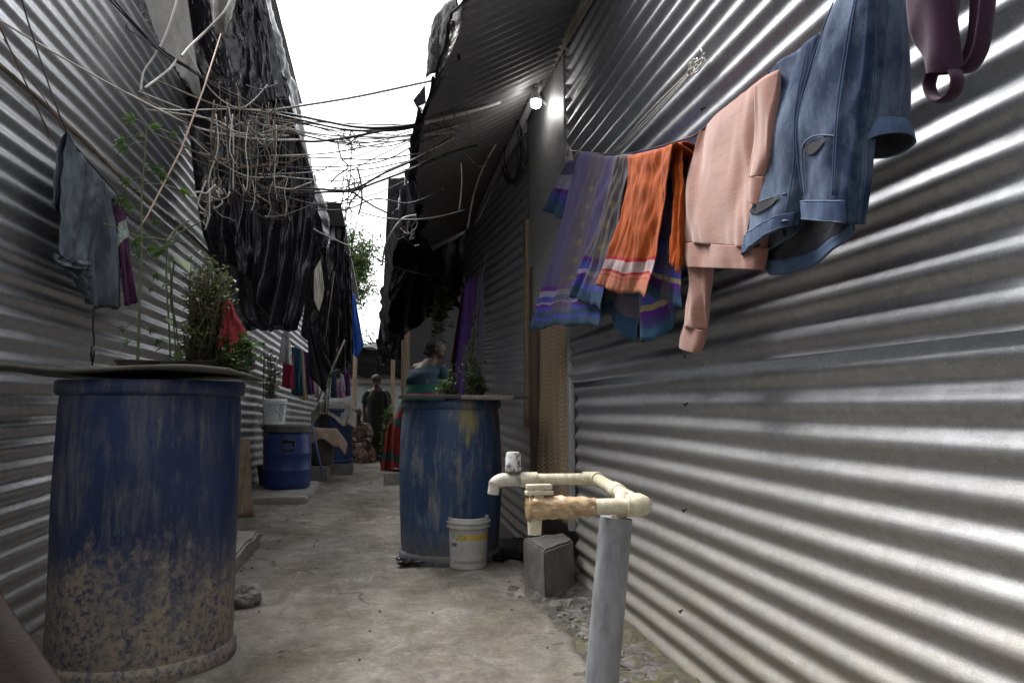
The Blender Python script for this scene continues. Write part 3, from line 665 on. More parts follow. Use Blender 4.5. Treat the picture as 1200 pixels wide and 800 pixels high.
# left far tarpaulins
sheet_cloth(MB(), [P(345, 205, Y=7.8), P(370, 205, Y=7.8), P(374, 262, Y=7.8)], [P(352, 268, Y=7.8), P(364, 276, Y=7.8), P(372, 280, Y=7.8)], 1.2, 0.02, 11.0, 20, 20, nrm=(0,-1,0)).build('tarpaulin', M_tarp_m, solid=0.004, label='dull black sheet on the far left roof corner', cat='tarpaulin')
sheet_cloth(MB(), [P(370, 268, Y=8.3), P(406, 262, Y=8.3)], [P(352, 392, Y=8.4), P(372, 404, Y=8.4), P(390, 430, Y=8.4), P(396, 382, Y=8.3)], 3.0, 0.05, 12.0, 40, 40, nrm=(0,-1,0), wr=0.03).build('tarpaulin', M_tarp, solid=0.004, label='wide black tarpaulin over the drying clothes on the far left', cat='tarpaulin')
sheet_cloth(MB(), [P(396, 288, Y=8.9), P(412, 300, Y=8.9)], [P(390, 428, Y=9.0), P(404, 440, Y=9.0), P(414, 412, Y=9.0)], 2.5, 0.06, 13.0, 36, 40, nrm=(0,-1,0), wr=0.04).build('tarpaulin', M_tarp, solid=0.004, label='bunched grey black plastic hanging next to the blue sheet', cat='tarpaulin')
sheet_cloth(MB(), [P(410, 342, Y=9.6), P(416, 346, Y=9.6)], [P(412, 412, Y=9.6), P(419, 420, Y=9.6), P(426, 404, Y=9.6)], 2.0, 0.04, 14.0, 20, 30, nrm=(0,-1,0), wr=0.02).build('tarpaulin', M_bluet, solid=0.004, label='bright blue plastic sheet hanging at the far left roof end', cat='tarpaulin')
M_cream = plain('cream cloth', [(0.3,(0.40,0.37,0.30)),(0.7,(0.62,0.60,0.53))], 5, 0.9, bmp=0.3, bscale=12, bdist=0.01)
sheet_cloth(MB(), [P(368, 296, Y=7.9), P(374, 290, Y=7.9)], [P(368, 352, Y=7.9), P(374, 366, Y=7.9), P(380, 340, Y=7.9)], 1.5, 0.025, 15.0, 18, 24, nrm=(0,-1,0)).build('cloth', M_cream, solid=0.004, label='cream cloth strip hanging beside the far left black sheet', cat='cloth')
sheet_cloth(MB(), [P(440, 398, Y=12.5), P(452, 392, Y=12.5), P(475, 400, Y=12.5)], [P(447, 432, Y=12.5), P(455, 420, Y=12.5), P(474, 424, Y=12.5)], 2.0, 0.06, 16.0, 24, 14, nrm=(0,-1,0), wr=0.04).build('tarpaulin', M_tarp, solid=0.004, label='crumpled shiny black plastic on the end shack roof', cat='tarpaulin')
# ------------------------------------------------------------------ drums
def drum_mat(name, blue, grime, mud, mud_h, grime_amt, patch=None, seed=0.0, rough=0.42):
    m, nt, b = nmat(name)
    v = coords(nt, loc=(seed, seed*2, 0))
    z = node(nt, 'ShaderNodeSeparateXYZ', {'Vector': coords(nt)}).outputs['Z']
    base = ramp(nt, fnoise(nt, v, 3, 6, 0.6), [(0.3, [x*0.65 for x in blue]), (0.7, [x*1.15 for x in blue])])
    st = fnoise(nt, coords(nt, (1,1,0.10), loc=(seed,0,0)), 13, 9, 0.72, 0.4)
    st2 = fnoise(nt, coords(nt, (1,1,0.16), loc=(0,seed,2)), 34, 8, 0.75, 0.6)
    bl = fnoise(nt, coords(nt, (1,1,0.7), loc=(0,seed,0)), 5, 10, 0.74)
    gm = mth(nt, 'ADD', mrange(nt, mth(nt, 'MULTIPLY', st, mth(nt, 'ADD', bl, 0.5)), 0.50, 0.68, 0, grime_amt), mrange(nt, mth(nt, 'MULTIPLY', st2, mth(nt, 'ADD', bl, 0.5)), 0.50, 0.66, 0, grime_amt))
    gm = node(nt, 'ShaderNodeClamp', {'Value': gm}).outputs[0]
    col = mixc(nt, gm, base, grime)
    # mud splashed up from the ground, with a ragged upper edge
    rag = mth(nt, 'ADD', mth(nt, 'MULTIPLY', mth(nt, 'SUBTRACT', st, 0.5), 0.40), mth(nt, 'MULTIPLY', mth(nt, 'SUBTRACT', bl, 0.5), 1.0))
    mm = mrange(nt, mth(nt, 'ADD', z, rag), mud_h+0.07, mud_h-0.09)
    fine = fnoise(nt, v, 46, 8, 0.75)
    mm = mth(nt, 'MULTIPLY', mm, mrange(nt, fine, 0.40, 0.54, 0.10, 1.0))
    col = mixc(nt, mm, col, mixc(nt, fnoise(nt, v, 6, 5), mud, [x*0.5 for x in mud]))
    msk = mth(nt, 'MAXIMUM', gm, mm)
    if patch:
        pc, ctr, size = patch
        dv = node(nt, 'ShaderNodeVectorMath', {0: coords(nt), 1: ctr}, operation='SUBTRACT').outputs[0]
        ln = node(nt, 'ShaderNodeVectorMath', {0: node(nt, 'ShaderNodeVectorMath', {0: dv, 1: size}, operation='DIVIDE').outputs[0]}, operation='LENGTH').outputs['Value']
        pm = mrange(nt, mth(nt, 'ADD', ln, mth(nt, 'MULTIPLY', mth(nt, 'SUBTRACT', st2, 0.5), 5.0)), 1.2, 0.6, 0, 0.7)
        col = mixc(nt, pm, col, pc)
        st3 = fnoise(nt, coords(nt, (1,1,0.05), loc=(5,seed,1)), 13, 5, 0.6)
        col = mixc(nt, mth(nt, 'MULTIPLY', mrange(nt, st3, 0.66, 0.70, 0, 0.8), mrange(nt, st2, 0.45, 0.55)), col, pc)
    scr = fnoise(nt, coords(nt, (1,1,14), loc=(seed,4,0)), 5, 5, 0.7, 1.5)
    col = mixc(nt, mrange(nt, scr, 0.70, 0.73, 0, 0.5), col, grime)
    L(nt, col, b, 'Base Color')
    L(nt, mrange(nt, msk, 0, 1, rough, 0.9), b, 'Roughness'); L(nt, 0.4, b, 'Specular IOR Level')
    p = bump(nt, b, bl, 0.3, 0.01); bump(nt, b, fine, 0.25, 0.003, p)
    return m
def drum_prof(r, h, bulge=0.0, rim=0.012, base=0.012):
    pr = [(0.0, 0.03), (r*0.80, 0.03), (r*0.93, 0.004), (r+base-0.004, 0.0), (r+base, 0.012), (r+base, 0.040), (r+base-0.004, 0.048), (r-0.002, 0.056)]
    for k in range(1, 18):
        t = k/18; pr.append((r + bulge*math.sin(math.pi*t) , 0.056 + (h-0.11)*t))
    pr += [(r-0.004, h-0.05), (r+rim-0.003, h-0.044), (r+rim, h-0.036), (r+rim, h-0.006), (r+rim-0.004, h), (r-0.006, h), (r-0.012, h-0.01), (r-0.014, h-0.2), (r-0.014, 0.06), (0, 0.06)]
    return pr
def centre_on(pxl, pxr, y, r):
    """ground position of an upright cylinder of radius r whose sides are seen at pxl and pxr on the row y"""
    a = P(pxl, y, D=1)-EYE; b = P(pxr, y, D=1)-EYE
    a0, b0 = math.atan2(a.x, a.y), math.atan2(b.x, b.y)
    h = (b0-a0)/2; D = r/math.sin(h); m = (a0+b0)/2
    return Vector((D*math.sin(m), D*math.cos(m), 0))
c1 = centre_on(56, 280, 600, 0.292)
M_d1 = drum_mat('mud streaked blue plastic', (0.010,0.025,0.085), (0.150,0.143,0.135), (0.34,0.285,0.215), 0.33, 0.40, seed=1.3)
d1 = thing('drum', 'big mud splashed blue drum nearest on the left, under a cement sheet', 'drum', c1)
MB().lathe(drum_prof(0.286, 0.935), c1, 96, 0.006, 2).build('body', M_d1, d1, auto=50)
M_sheet = plain('cement sheet', [(0.3,(0.06,0.058,0.048)),(0.55,(0.12,0.115,0.098)),(0.8,(0.19,0.185,0.16))], 5, 0.9, bmp=0.5, bscale=40)
yL0, yL1 = c1.y-0.34, c1.y+0.40
def lidp(u, v):
    x = -1.22 + u*(c1.x+0.315+1.22); y = yL0 + v*(yL1-yL0) + 0.012*nz(u*5, 2)
    return Vector((x, y, 0.958 + 0.006*math.sin(u*9+1) + 0.005*nz(u*4, v*3) + (0.010*(1-v))))
MB().grid(lidp, 50, 20, False).build('cover_sheet', M_sheet, solid=0.010, label='grey cement sheet laid over the big blue drum as a cover', cat='sheet')

c2 = centre_on(468, 588, 560, 0.292)
M_d2 = drum_mat('faded blue plastic', (0.026,0.062,0.145), (0.20,0.195,0.19), (0.17,0.15,0.12), 0.12, 0.62, patch=((0.32,0.275,0.085), Vector((0.07,-0.28,0.775)), Vector((0.055,0.3,0.10))), seed=4.1)
M_lidb = plain('dark damp board', [(0.3,(0.02,0.018,0.016)),(0.7,(0.06,0.055,0.05))], 8, 0.7, bmp=0.3)
d2 = thing('drum', 'faded scuffed blue drum in the middle of the alley with plants on its cover', 'drum', c2)
MB().lathe(drum_prof(0.276, 0.885, 0.016), c2, 96, 0.007, 5).build('body', M_d2, d2, auto=50)
MB().box((c2.x-0.30, c2.y-0.33, 0.892), (c2.x+0.40, c2.y+0.33, 0.914), jit=0.006, bev=0.003).build('cover_board', M_lidb, label='dark thin board covering the middle drum', cat='board')
MB().box((c2.x+0.02, c2.y-0.36, 0.888), (c2.x+0.30, c2.y-0.335, 0.905), jit=0.003, bev=0.002).build('lath', M_woodh, label='pale lath stuck under the edge of the middle drum cover', cat='lath')

M_d3 = plain('deep blue plastic', [(0.3,(0.008,0.020,0.10)),(0.7,(0.018,0.042,0.19))], 3, 0.45, bmp=0.15, stretch=(1,1,0.3))
M_lid = plain('grimy dark lid', [(0.3,(0.03,0.028,0.026)),(0.7,(0.11,0.10,0.09))], 8, 0.6, bmp=0.3)
c3 = P(332, 574, Z=0.06); c3 = Vector((c3.x, c3.y+0.24, 0.056))
d3 = thing('drum', 'small ribbed blue drum with dark lid and side handle on the left slab', 'drum', c3)
r3 = 0.225
pr = [(0,0.0),(r3*0.9,0.0),(r3-0.005,0.02),(r3,0.06)]
for zz in (0.18, 0.34): pr += [(r3+0.002, zz-0.012), (r3+0.007, zz-0.004), (r3+0.007, zz+0.004), (r3+0.002, zz+0.012)]
pr += [(r3+0.002,0.47),(r3-0.012,0.515),(r3-0.03,0.54),(r3-0.03,0.58),(0,0.58)]
MB().lathe(pr, c3, 64, 0.003, 1).build('body', M_d3, d3, auto=40)
MB().lathe([(0,0.615),(r3-0.03,0.615),(r3-0.006,0.605),(r3-0.002,0.545),(r3-0.012,0.54),(r3-0.028,0.545)], c3, 64).build('lid', M_lid, d3, auto=40)
hd = math.atan2(-c3.x, -c3.y)
def on_drum(c, r, ang, z): return Vector((c.x+math.sin(ang)*r, c.y+math.cos(ang)*r, c.z+z))
to_eye = math.atan2(EYE.x-c3.x, EYE.y-c3.y)
mb = MB(); mb.tube(smooth_path([on_drum(c3, r3+0.002, to_eye+da-0.05, zz)+Vector((0,-off,0)) for da, zz, off in ((-.22,.46,0),(-.22,.40,.03),(0,.385,.04),(.22,.40,.03),(.22,.46,0))], 5), 0.010, 8)
mb.tube([on_drum(c3, r3+0.008, to_eye-0.05-.24, .462), on_drum(c3, r3+0.012, to_eye-.05, .466), on_drum(c3, r3+0.008, to_eye-.05+.24, .462)], 0.014, 8)
mb.build('handle', M_black, d3)
# white bucket on it
def white_mat(name, prints, dirt=0.35, base=(0.62,0.61,0.58)):
    m, nt, b = nmat(name)
    uv = nt.nodes.new('ShaderNodeTexCoord').outputs['UV']
    sep = node(nt, 'ShaderNodeSeparateXYZ', {'Vector': uv})
    v = coords(nt)
    col = ramp(nt, fnoise(nt, v, 9, 6), [(0.3, [x*0.85 for x in base]), (0.7, base)])
    for (u0, u1, z0, z1, c, sc, thr, dens) in prints:
        mk = mth(nt, 'MULTIPLY', mth(nt, 'MULTIPLY', mth(nt, 'GREATER_THAN', sep.outputs['X'], u0), mth(nt, 'LESS_THAN', sep.outputs['X'], u1)),
                 mth(nt, 'MULTIPLY', mth(nt, 'GREATER_THAN', sep.outputs['Y'], z0), mth(nt, 'LESS_THAN', sep.outputs['Y'], z1)))
        nn = fnoise(nt, node(nt, 'ShaderNodeMapping', {'Vector': uv, 'Scale': sc}).outputs[0], 1.0, 4, 0.6)
        mk = mth(nt, 'MULTIPLY', mk, mrange(nt, nn, thr, thr+0.06, 0, dens))
        col = mixc(nt, mk, col, c)
    dn = fnoise(nt, coords(nt, (1,1,0.5)), 16, 9, 0.75)
    col = mixc(nt, mrange(nt, dn, 0.46, 0.75, 0, dirt*1.6), col, (0.20,0.165,0.12))
    L(nt, col, b, 'Base Color'); L(nt, 0.45, b, 'Roughness')
    bump(nt, b, dn, 0.15, 0.003); return m
def bucket(name, c, r0, r1, h, mat, label, handle=None, uoff=0.0, lid=True):
    t = thing(name, label, 'bucket', c)
    pr = [(0,0.006),(r0-0.012,0.006),(r0-0.008,0.0),(r0,0.002),(r0+0.001,0.012)]
    for k in range(1, 9): pr.append((r0+(r1-r0)*k/9*0.94, 0.012+(h*0.78-0.012)*k/8))
    pr += [(r1+0.004,h*0.79),(r1+0.010,h*0.80),(r1+0.011,h*0.855),(r1+0.004,h*0.86),(r1+0.004,h*0.885),(r1+0.011,h*0.89),(r1+0.012,h*0.925),(r1+0.003,h*0.93),(r1+0.001,h*0.99),(r1-0.002,h),(r1-0.005,h*0.99),(r1-0.01,h*0.8),(r0-0.006,0.02),(0,0.02)]
    mb = MB().lathe(pr, Vector((0,0,0)), 64, 0.002, 3, uv=True)
    q = math.cos(uoff), math.sin(uoff)
    mb.v = [Vector((p.x*q[0]-p.y*q[1], p.x*q[1]+p.y*q[0], p.z))+Vector(c) for p in mb.v]
    mb.build('body', mat, t, auto=40)
    if handle:
        a0, sag, side = handle
        pts = [Vector(c)+Vector((math.cos(a0+da)*(r1+0.014+o), math.sin(a0+da)*(r1+0.014+o), h*0.82-dz)) for da, dz, o in ((-1.45,0,0),(-1.0,sag*.5,.02),(-.5,sag*.9,.03),(0,sag,.035),(.5,sag*.9,.03),(1.0,sag*.5,.02),(1.45,0,0))]
        MB().tube(smooth_path(pts, 6), 0.0035, 6).build('handle', M_cordw, t)
    return t
Mw1 = white_mat('printed white plastic', [(0.28,0.55,0.085,0.20,(0.03,0.20,0.20),(60,55,1),0.52,0.9),(0.47,0.56,0.03,0.20,(0.02,0.16,0.17),(70,75,1),0.47,0.95),(0.28,0.46,0.03,0.09,(0.3,0.3,0.32),(120,200,1),0.55,0.5)], 0.10, (0.80,0.81,0.83))
b1c = Vector((P(321.5, 495, Y=c3.y-0.02).x, c3.y-0.02, c3.z+0.617))
bucket('bucket', b1c, 0.098, 0.112, 0.25, Mw1, 'white bucket with teal print standing on the small lidded drum', handle=(R(-35), 0.10, 1), uoff=R(-80-150))
Mw2 = white_mat('stained white paint bucket', [(0.26,0.75,0.150,0.178,(0.55,0.40,0.03),(9,14,1),0.30,0.95),(0.20,0.34,0.145,0.185,(0.10,0.16,0.16),(80,70,1),0.50,0.8),(0.28,0.36,0.02,0.135,(0.28,0.28,0.28),(160,260,1),0.52,0.5),(0.22,0.52,0.075,0.135,(0.25,0.25,0.25),(90,180,1),0.54,0.6),(0.22,0.52,0.030,0.045,(0.15,0.15,0.15),(150,140,1),0.42,0.75),(0.20,0.255,0.115,0.135,(0.02,0.02,0.02),(40,40,1),0.42,0.9)], 0.34, (0.50,0.49,0.46))
c4_ = P(551, 668, Z=0.0); b2c = Vector((c4_.x, c4_.y+0.085, 0.004))
bucket('bucket', b2c, 0.098, 0.108, 0.262, Mw2, 'stained white paint bucket with a yellow stripe at the foot of the middle drum', uoff=R(-90-135))
# dark wet plastic scraps round the drum foot
def scrap(name, c, sx, sy, label, seed, mat=None):
    MB().grid(lambda u, v: Vector((c[0]+(u-.5)*sx*(1+.3*nz(v*4, seed)), c[1]+(v-.5)*sy*(1+.4*nz(u*4, seed)), 0.02+0.03*abs(nz(u*4+seed, v*4)) + 0.012*nz(u*11, v*11, seed))), 20, 20, False).build(name, mat or M_tarp, solid=0.003, label=label, cat='scrap')
scrap('plastic_scrap', (c2.x-0.20, c2.y-0.17), 0.20, 0.14, 'flat black plastic scrap sticking out from under the middle drum', 3)
scrap('plastic_scrap', (c2.x+0.36, c2.y+0.10), 0.30, 0.6, 'dark crumpled plastic between middle drum and right wall', 5, M_tarp_m)

# drum under a sack, tub with brown cloth
M_d4 = plain('dark blue plastic', [(0.3,(0.007,0.02,0.07)),(0.7,(0.015,0.05,0.15))], 3, 0.5, bmp=0.15)
c5 = Vector((P(392, 500, Y=10.0).x, 10.0, 0.10)); d4 = thing('drum', 'blue drum covered with a grey sack near the standing woman', 'drum', c5)
MB().lathe(drum_prof(0.245, 0.72), c5, 56, 0.006, 8).build('body', M_d4, d4, auto=50)
M_sack = plain('grey sacking', [(0.3,(0.20,0.19,0.165)),(0.7,(0.42,0.40,0.36))], 5, 0.95, bmp=0.5, bscale=30, bdist=0.01)
def sack(u, v):
    x = (u-.5)*0.66; y = (v-.5)*0.62; r = max(abs(x)-0.19, 0)+max(abs(y)-0.17, 0)
    z = c5.z+0.80 - r*1.15 + 0.03*nz(u*4, v*4, 2) - 0.02*(v-.5)
    xx = x - math.copysign(min(r, .10)*0.4, x) if abs(x) > 0.2 else x
    return Vector((c5.x+xx+0.02*nz(v*5, u*3), c5.y+y*0.9+0.02*nz(u*5, 4), z - (0.16*max(0, (0.35-abs(u-0.72))/0.35) if v < 0.12 else 0)))
MB().grid(sack, 44, 40, False).build('sack', M_sack, solid=0.008, label='grey sack draped over the blue drum as a lid', cat='sack')
c6 = Vector((P(376, 520, Y=8.8).x, 8.82, 0.165)); tb = thing('tub', 'dark plastic tub under a brown cloth on the concrete block', 'tub', c6)
MB().lathe([(0,0),(0.13,0),(0.15,0.02),(0.175,0.36),(0.185,0.365),(0.185,0.39),(0.17,0.39),(0.14,0.03),(0,0.03)], c6, 40, 0.004, 3).build('body', M_lid, tb, auto=50)
M_brc = plain('faded brown cloth', [(0.3,(0.13,0.09,0.065)),(0.7,(0.30,0.22,0.17))], 7, 0.95, bmp=0.5, bscale=24, bdist=0.01)
def brc(u, v):
    x = (u-.42)*0.56; y = (v-.5)*0.5; r = max(math.hypot(x*0.9, y)-0.16, 0)
    return Vector((c6.x+x*(1-0.5*min(r, .2)), c6.y+y*(1-0.5*min(r, .2)), c6.z+0.415-r*1.3+0.025*nz(u*5, v*5, 1)+0.02*math.sin(u*16)*min(1, r*12)))
MB().grid(brc, 40, 30, False).build('cloth', M_brc, solid=0.012, label='brown cloth thrown over the dark tub', cat='cloth')
mb = MB(); mb.tube([P(366, 500, Y=8.42), P(378, 556, Y=8.22)], 0.012, 8)
mb.build('stick', plain('blue stick', (0.10,0.12,0.30), 9, 0.5, bmp=0.0), label='blue stick leaning against the dark tub', cat='stick')
# ------------------------------------------------------------------ water tap made of pipes
M_grey = plain('grey pipe', [(0.3,(0.17,0.175,0.185)),(0.7,(0.25,0.255,0.27))], 5, 0.5, bmp=0.15, stretch=(1,1,0.3), fine=0.3)
M_pipe = plain('cream pipe', [(0.3,(0.46,0.41,0.29)),(0.7,(0.62,0.57,0.43))], 6, 0.42, bmp=0.08, fine=0.3)
M_pipd = plain('grimy cream pipe', [(0.35,(0.17,0.15,0.125)),(0.5,(0.44,0.41,0.35)),(0.7,(0.60,0.57,0.50))], 16, 0.6, bmp=0.2)
M_tape = plain('brown packing tape', [(0.3,(0.24,0.15,0.075)),(0.55,(0.42,0.29,0.16)),(0.75,(0.56,0.43,0.28))], 9, 0.35, bmp=0.9, bscale=14, bdist=0.008, stretch=(1,1,2.2), dist=1.2)
M_white = plain('dirty white cap', [(0.40,(0.10,0.10,0.10)),(0.48,(0.55,0.55,0.54)),(0.7,(0.66,0.66,0.65))], 26, 0.5, bmp=0.2, dist=1.5)
YT = 1.62
A0 = P(640, 592, Y=YT); A1 = P(752, 595, Y=YT); zp = (A0.z+A1.z)/2; A0.z = A1.z = zp
Bc = P(699, 561, Z=zp); Bl = P(592, 561, Z=zp+0.0); Bl = Vector((Bl.x, Bc.y+0.02, zp))
Bl = P(594, 562, Y=Bc.y+0.03); Bl.z = zp
riser = P(735, 596, Y=A1.y+0.02)
rise_x = A1.lerp(Bc, 0.10)
t = thing('standpipe', 'cream plastic double tap on a leaning grey pipe by the right wall', 'standpipe', (riser.x-0.04, YT+0.0, 0))
pr_ = 0.0185
g_top = P(722, 606, Y=YT+0.03); g_bot = P(700, 860, Y=YT+0.02)
k = (g_top.z+0.02)/(g_top.z-g_bot.z); g_bot = g_top + (g_bot-g_top)*k
MB().tube([g_bot, g_top.lerp(g_bot, 0.02), g_top], [0.0385, 0.0385, 0.0375], 40).build('post', M_grey, t, auto=40)
MB().tube([g_top+Vector((0,0,-0.002)), Vector((g_top.x+0.006, g_top.y, g_top.z+0.01)), Vector((riser.x-0.004, g_top.y, zp-0.02)), Vector((riser.x, g_top.y+0.03, zp+0.02))], 0.016, 18).build('riser', M_pipe, t)
def pipe(a, b, r=pr_, mat=M_pipe, name='pipe', n=24): return MB().tube([a, b], r, n).build(name, mat, t, auto=40)
def collar(p, d, ln, r=0.0235, name='coupling'):
    d = d.normalized(); MB().tube([p, p+d*0.002, p+d*(ln-0.002), p+d*ln], [r-0.0015, r, r, r-0.0015], 24).build(name, M_pipe, t, auto=40)
pipe(A0.lerp(A1, 0.25), A1)
dA = (A0-A1).normalized(); dB = (Bc-A1).normalized(); dC = (Bl-Bc).normalized()
mb = MB(); mb.tube(smooth_path([A1+dA*0.035, A1+dA*0.018, A1+(dA+dB)*0.004-dA*0.004, A1+dB*0.018, A1+dB*0.04], 5), 0.0245, 24); mb.build('elbow', M_pipe, t, auto=60)
collar(A1+dA*0.032, dA, 0.008, 0.0255)
pipe(A1, Bc)
collar(A1.lerp(Bc, 0.42), dB, 0.07, 0.0225)
mb = MB(); mb.tube(smooth_path([Bc-dB*0.035, Bc-dB*0.015, Bc, Bc+dC*0.018, Bc+dC*0.045], 5), 0.0235, 24); mb.build('elbow', M_pipe, t, auto=60)
pipe(Bc, Bl)
collar(Bc.lerp(Bl, 0.66), dC, 0.055, 0.0235)
# far tap: grimy valve, white cap, spout bending down
mb = MB(); mb.tube(smooth_path([Bc.lerp(Bl, 0.80), Bl, Bl+dC*0.02+Vector((0,0,-0.002)), Bl+dC*0.038+Vector((0,0,-0.015)), Bl+dC*0.043+Vector((0,0,-0.045))], 6), [0.021]*19+[0.0185]*6, 20); mb.build('spout', M_pipd, t)
vp = Bc.lerp(Bl, 0.93)
MB().tube([vp, vp+Vector((0,0,0.03))], 0.009, 12).build('valve_stem', M_pipd, t)
MB().tube([vp+Vector((0,0,0.026)), vp+Vector((0,0,0.030)), vp+Vector((0,0,0.080)), vp+Vector((0,0,0.086))], [0.022,0.0255,0.0245,0.020], 14).build('valve_cap', M_white, t, auto=40)
# near tap wrapped in brown tape
def wrap(u, v):
    p = A1.lerp(A0, 0.50+0.68*u); a = 2*math.pi*v
    rr = 0.0205+0.0045*min(1, u*2.0)+0.0035*nz(u*7, math.cos(a)*2, math.sin(a)*2)+0.0022*nz(a*2.5+u*14, u*5)+0.0012*math.sin(a*5+u*36)
    if u > 0.8: rr *= 1.0+0.18*math.sin((u-.8)/.2*math.pi)
    return p + Vector((0, math.cos(a)*rr, math.sin(a)*rr))
mb = MB().grid(wrap, 50, 36, False); mb.ball(A1.lerp(A0, 1.18), (0.006,0.03,0.03), 14, 8); mb.build('tape_wrap', M_tape, t)
sp = A1.lerp(A0, 1.10)
MB().tube([sp, sp+Vector((-0.004,0,-0.03)), sp+Vector((-0.004,0,-0.058))], [0.017,0.0165,0.015], 18).build('spout', M_pipe, t, auto=40)
hp = sp+Vector((0.004,0,0.036))
mb = MB(); mb.box((hp.x-0.030, hp.y-0.013, hp.z-0.006), (hp.x+0.034, hp.y+0.013, hp.z+0.004), bev=0.003); mb.box((hp.x-0.028, hp.y-0.010, hp.z+0.006), (hp.x+0.032, hp.y+0.010, hp.z+0.018), bev=0.004)
mb.box((hp.x-0.012, hp.y-0.009, hp.z-0.02), (hp.x+0.012, hp.y+0.009, hp.z+0.008), bev=0.002); mb.build('valve_handle', M_pipe, t, auto=40)

# ------------------------------------------------------------------ lit bulb
bp = P(628, 118, X=XR-0.10)
bl = thing('light_bulb', 'lit white bulb hanging under the right eave', 'light bulb', bp)
M_sock = plain('white lamp body', (0.55,0.55,0.53), 20, 0.5, bmp=0.0)
MB().lathe([(0.006,0.075),(0.014,0.07),(0.015,0.045),(0.022,0.03),(0.0285,0.0)], bp, 24).build('socket', M_sock, bl)
m, nt, b = nmat('glowing bulb'); b.inputs['Emission Color'].default_value = (1,0.98,0.94,1); b.inputs['Emission Strength'].default_value = 14; b.inputs['Base Color'].default_value = (.9,.9,.9,1)
MB().lathe([(0.0285,0.0),(0.031,-0.012),(0.029,-0.026),(0.021,-0.038),(0.010,-0.044),(0,-0.0455)], bp, 24).build('globe', m, bl)
MB().tube([bp+Vector((0,0,0.072)), bp+Vector((0.01,0,0.13))], 0.003, 6).build('flex', M_cord, bl)
ld = bpy.data.lights.new('bulb_light', 'POINT'); ld.energy = 0.15; ld.shadow_soft_size = 0.03; ld.color = (1,0.97,0.92)
lo = bpy.data.objects.new('bulb_light', ld); C.objects.link(lo); lo.location = (0,0,-0.075); lo.parent = bl
# ------------------------------------------------------------------ washing on the right
XC = 0.79
def X(px, py, dx=0.0): return P(px, py, X=XC+dx)
line = smooth_path([P(664, 176, X=XR-0.03), P(700, 180, X=XC+0.01), P(738, 180, X=XC), P(800, 164, X=XC), P(825, 151, X=XC), P(905, 84, X=XC), P(962, 40, X=XC), P(990, 8, X=XC), P(1060, -52, X=XC), P(1160, -135, X=XC), P(1340, -290, X=XR-0.03)], 6)
MB().tube(line, 0.0028, 6).build('clothes_line', M_cord, label='black washing line sagging along the right wall', cat='washing line')
def bands(w, lst): return [(0.0, lst[0][1])] + [(min(0.999, w + (1-w)*p), c) for p, c in lst[1:]]
W = 0.55/1.55
lil=(0.082,0.066,0.155); lilg=(0.115,0.10,0.125); pur=(0.085,0.012,0.20); blu=(0.045,0.055,0.30); sil=(0.24,0.23,0.33); tea=(0.02,0.065,0.125); ora=(0.36,0.066,0.006); red=(0.36,0.012,0.025); cre=(0.40,0.30,0.30); sal=(0.42,0.14,0.075); nav=(0.035,0.03,0.13); gol=(0.30,0.24,0.13)
M_sar1 = band_mat('lilac sari cloth', bands(W, [(0,lil),(0.775,pur),(0.80,sil),(0.825,blu),(0.855,sil),(0.87,pur),(0.89,blu),(0.915,tea),(0.935,blu),(0.955,tea)]), motif=((0.33,0.21,0.055),0.30,0.62,15,W+0.1,W+0.48))
M_sar1b = band_mat('lilac grey sari cloth', bands(W, [(0,lilg),(0.72,pur),(0.75,blu),(0.80,sil),(0.83,pur),(0.86,blu),(0.91,tea)]), motif=((0.33,0.23,0.06),0.30,0.70,11,W+0.2,W+0.45))
M_sar2 = band_mat('orange sari cloth', bands(W, [(0,ora),(0.76,red),(0.785,cre),(0.86,red),(0.875,sal),(0.90,red),(0.905,sal)]), mottle=0.35)
M_sar2b = band_mat('plain orange cloth', [(0,ora)], mottle=0.35)
M_sar3 = band_mat('navy and gold sari cloth', bands(W, [(0,nav),(0.40,(0.05,0.04,0.17)),(0.62,blu),(0.70,(0.06,0.05,0.16)),(0.80,blu),(0.84,gol),(0.87,pur),(0.90,nav),(0.94,tea)]), motif=((0.36,0.32,0.24),0.34,0.54,7,W+0.32,W+0.56), mottle=0.45)
M_sar4 = band_mat('dark checked sari cloth', bands(W, [(0,nav),(0.5,tea),(0.62,(0.16,0.12,0.14)),(0.72,tea),(0.8,(0.10,0.09,0.12)),(0.9,tea)]))
s1 = thing('sari', 'lilac and gold sari with purple border, leftmost on the washing line', 'sari', P(665, 385, X=XC))
KW = dict(nrm=(-1,0,0), wr=0.006)
def drape(top, bot, f, a, sd, mat, par, name='drape', dx=0.0, nu=70, nv=60, mid=None, dr=0.55, **k):
    return sheet_cloth(MB(), [X(x, y, dx) for x, y in top], [X(x, y, dx) for x, y in bot], f, a, sd, nu, nv, dr, mid=[X(x, y, dx) for x, y in mid] if mid else None, **{**KW, **k}).build(name, mat, par, solid=0.0025)
drape([(680,177),(716,180),(741,180)], [(624,385),(660,382),(704,381)], 1.3, 0.020, 1.0, M_sar1, s1, mid=[(654,275),(690,277),(716,275)])
drape([(722,181),(742,179)], [(668,348),(710,364)], 1.2, 0.03, 3.0, M_sar1b, s1, dx=-0.035, mid=[(700,262),(726,262)])
sheet_cloth(MB(), [P(664,190,X=XC+0.06), P(677,186,X=XC+0.06)], [P(636,245,X=XC+0.06), P(660,257,X=XC+0.06)], 1.5, 0.015, 5.0, 24, 24, nrm=(-1,0,0)).build('end_fold', band_mat('lilac border cloth', [(0,lil),(0.25,sil),(0.5,pur),(0.58,blu),(0.75,tea)]), s1, solid=0.003)
s3 = thing('sari', 'navy blue sari with gold squares, hanging behind the orange one', 'sari', P(750, 395, X=XC))
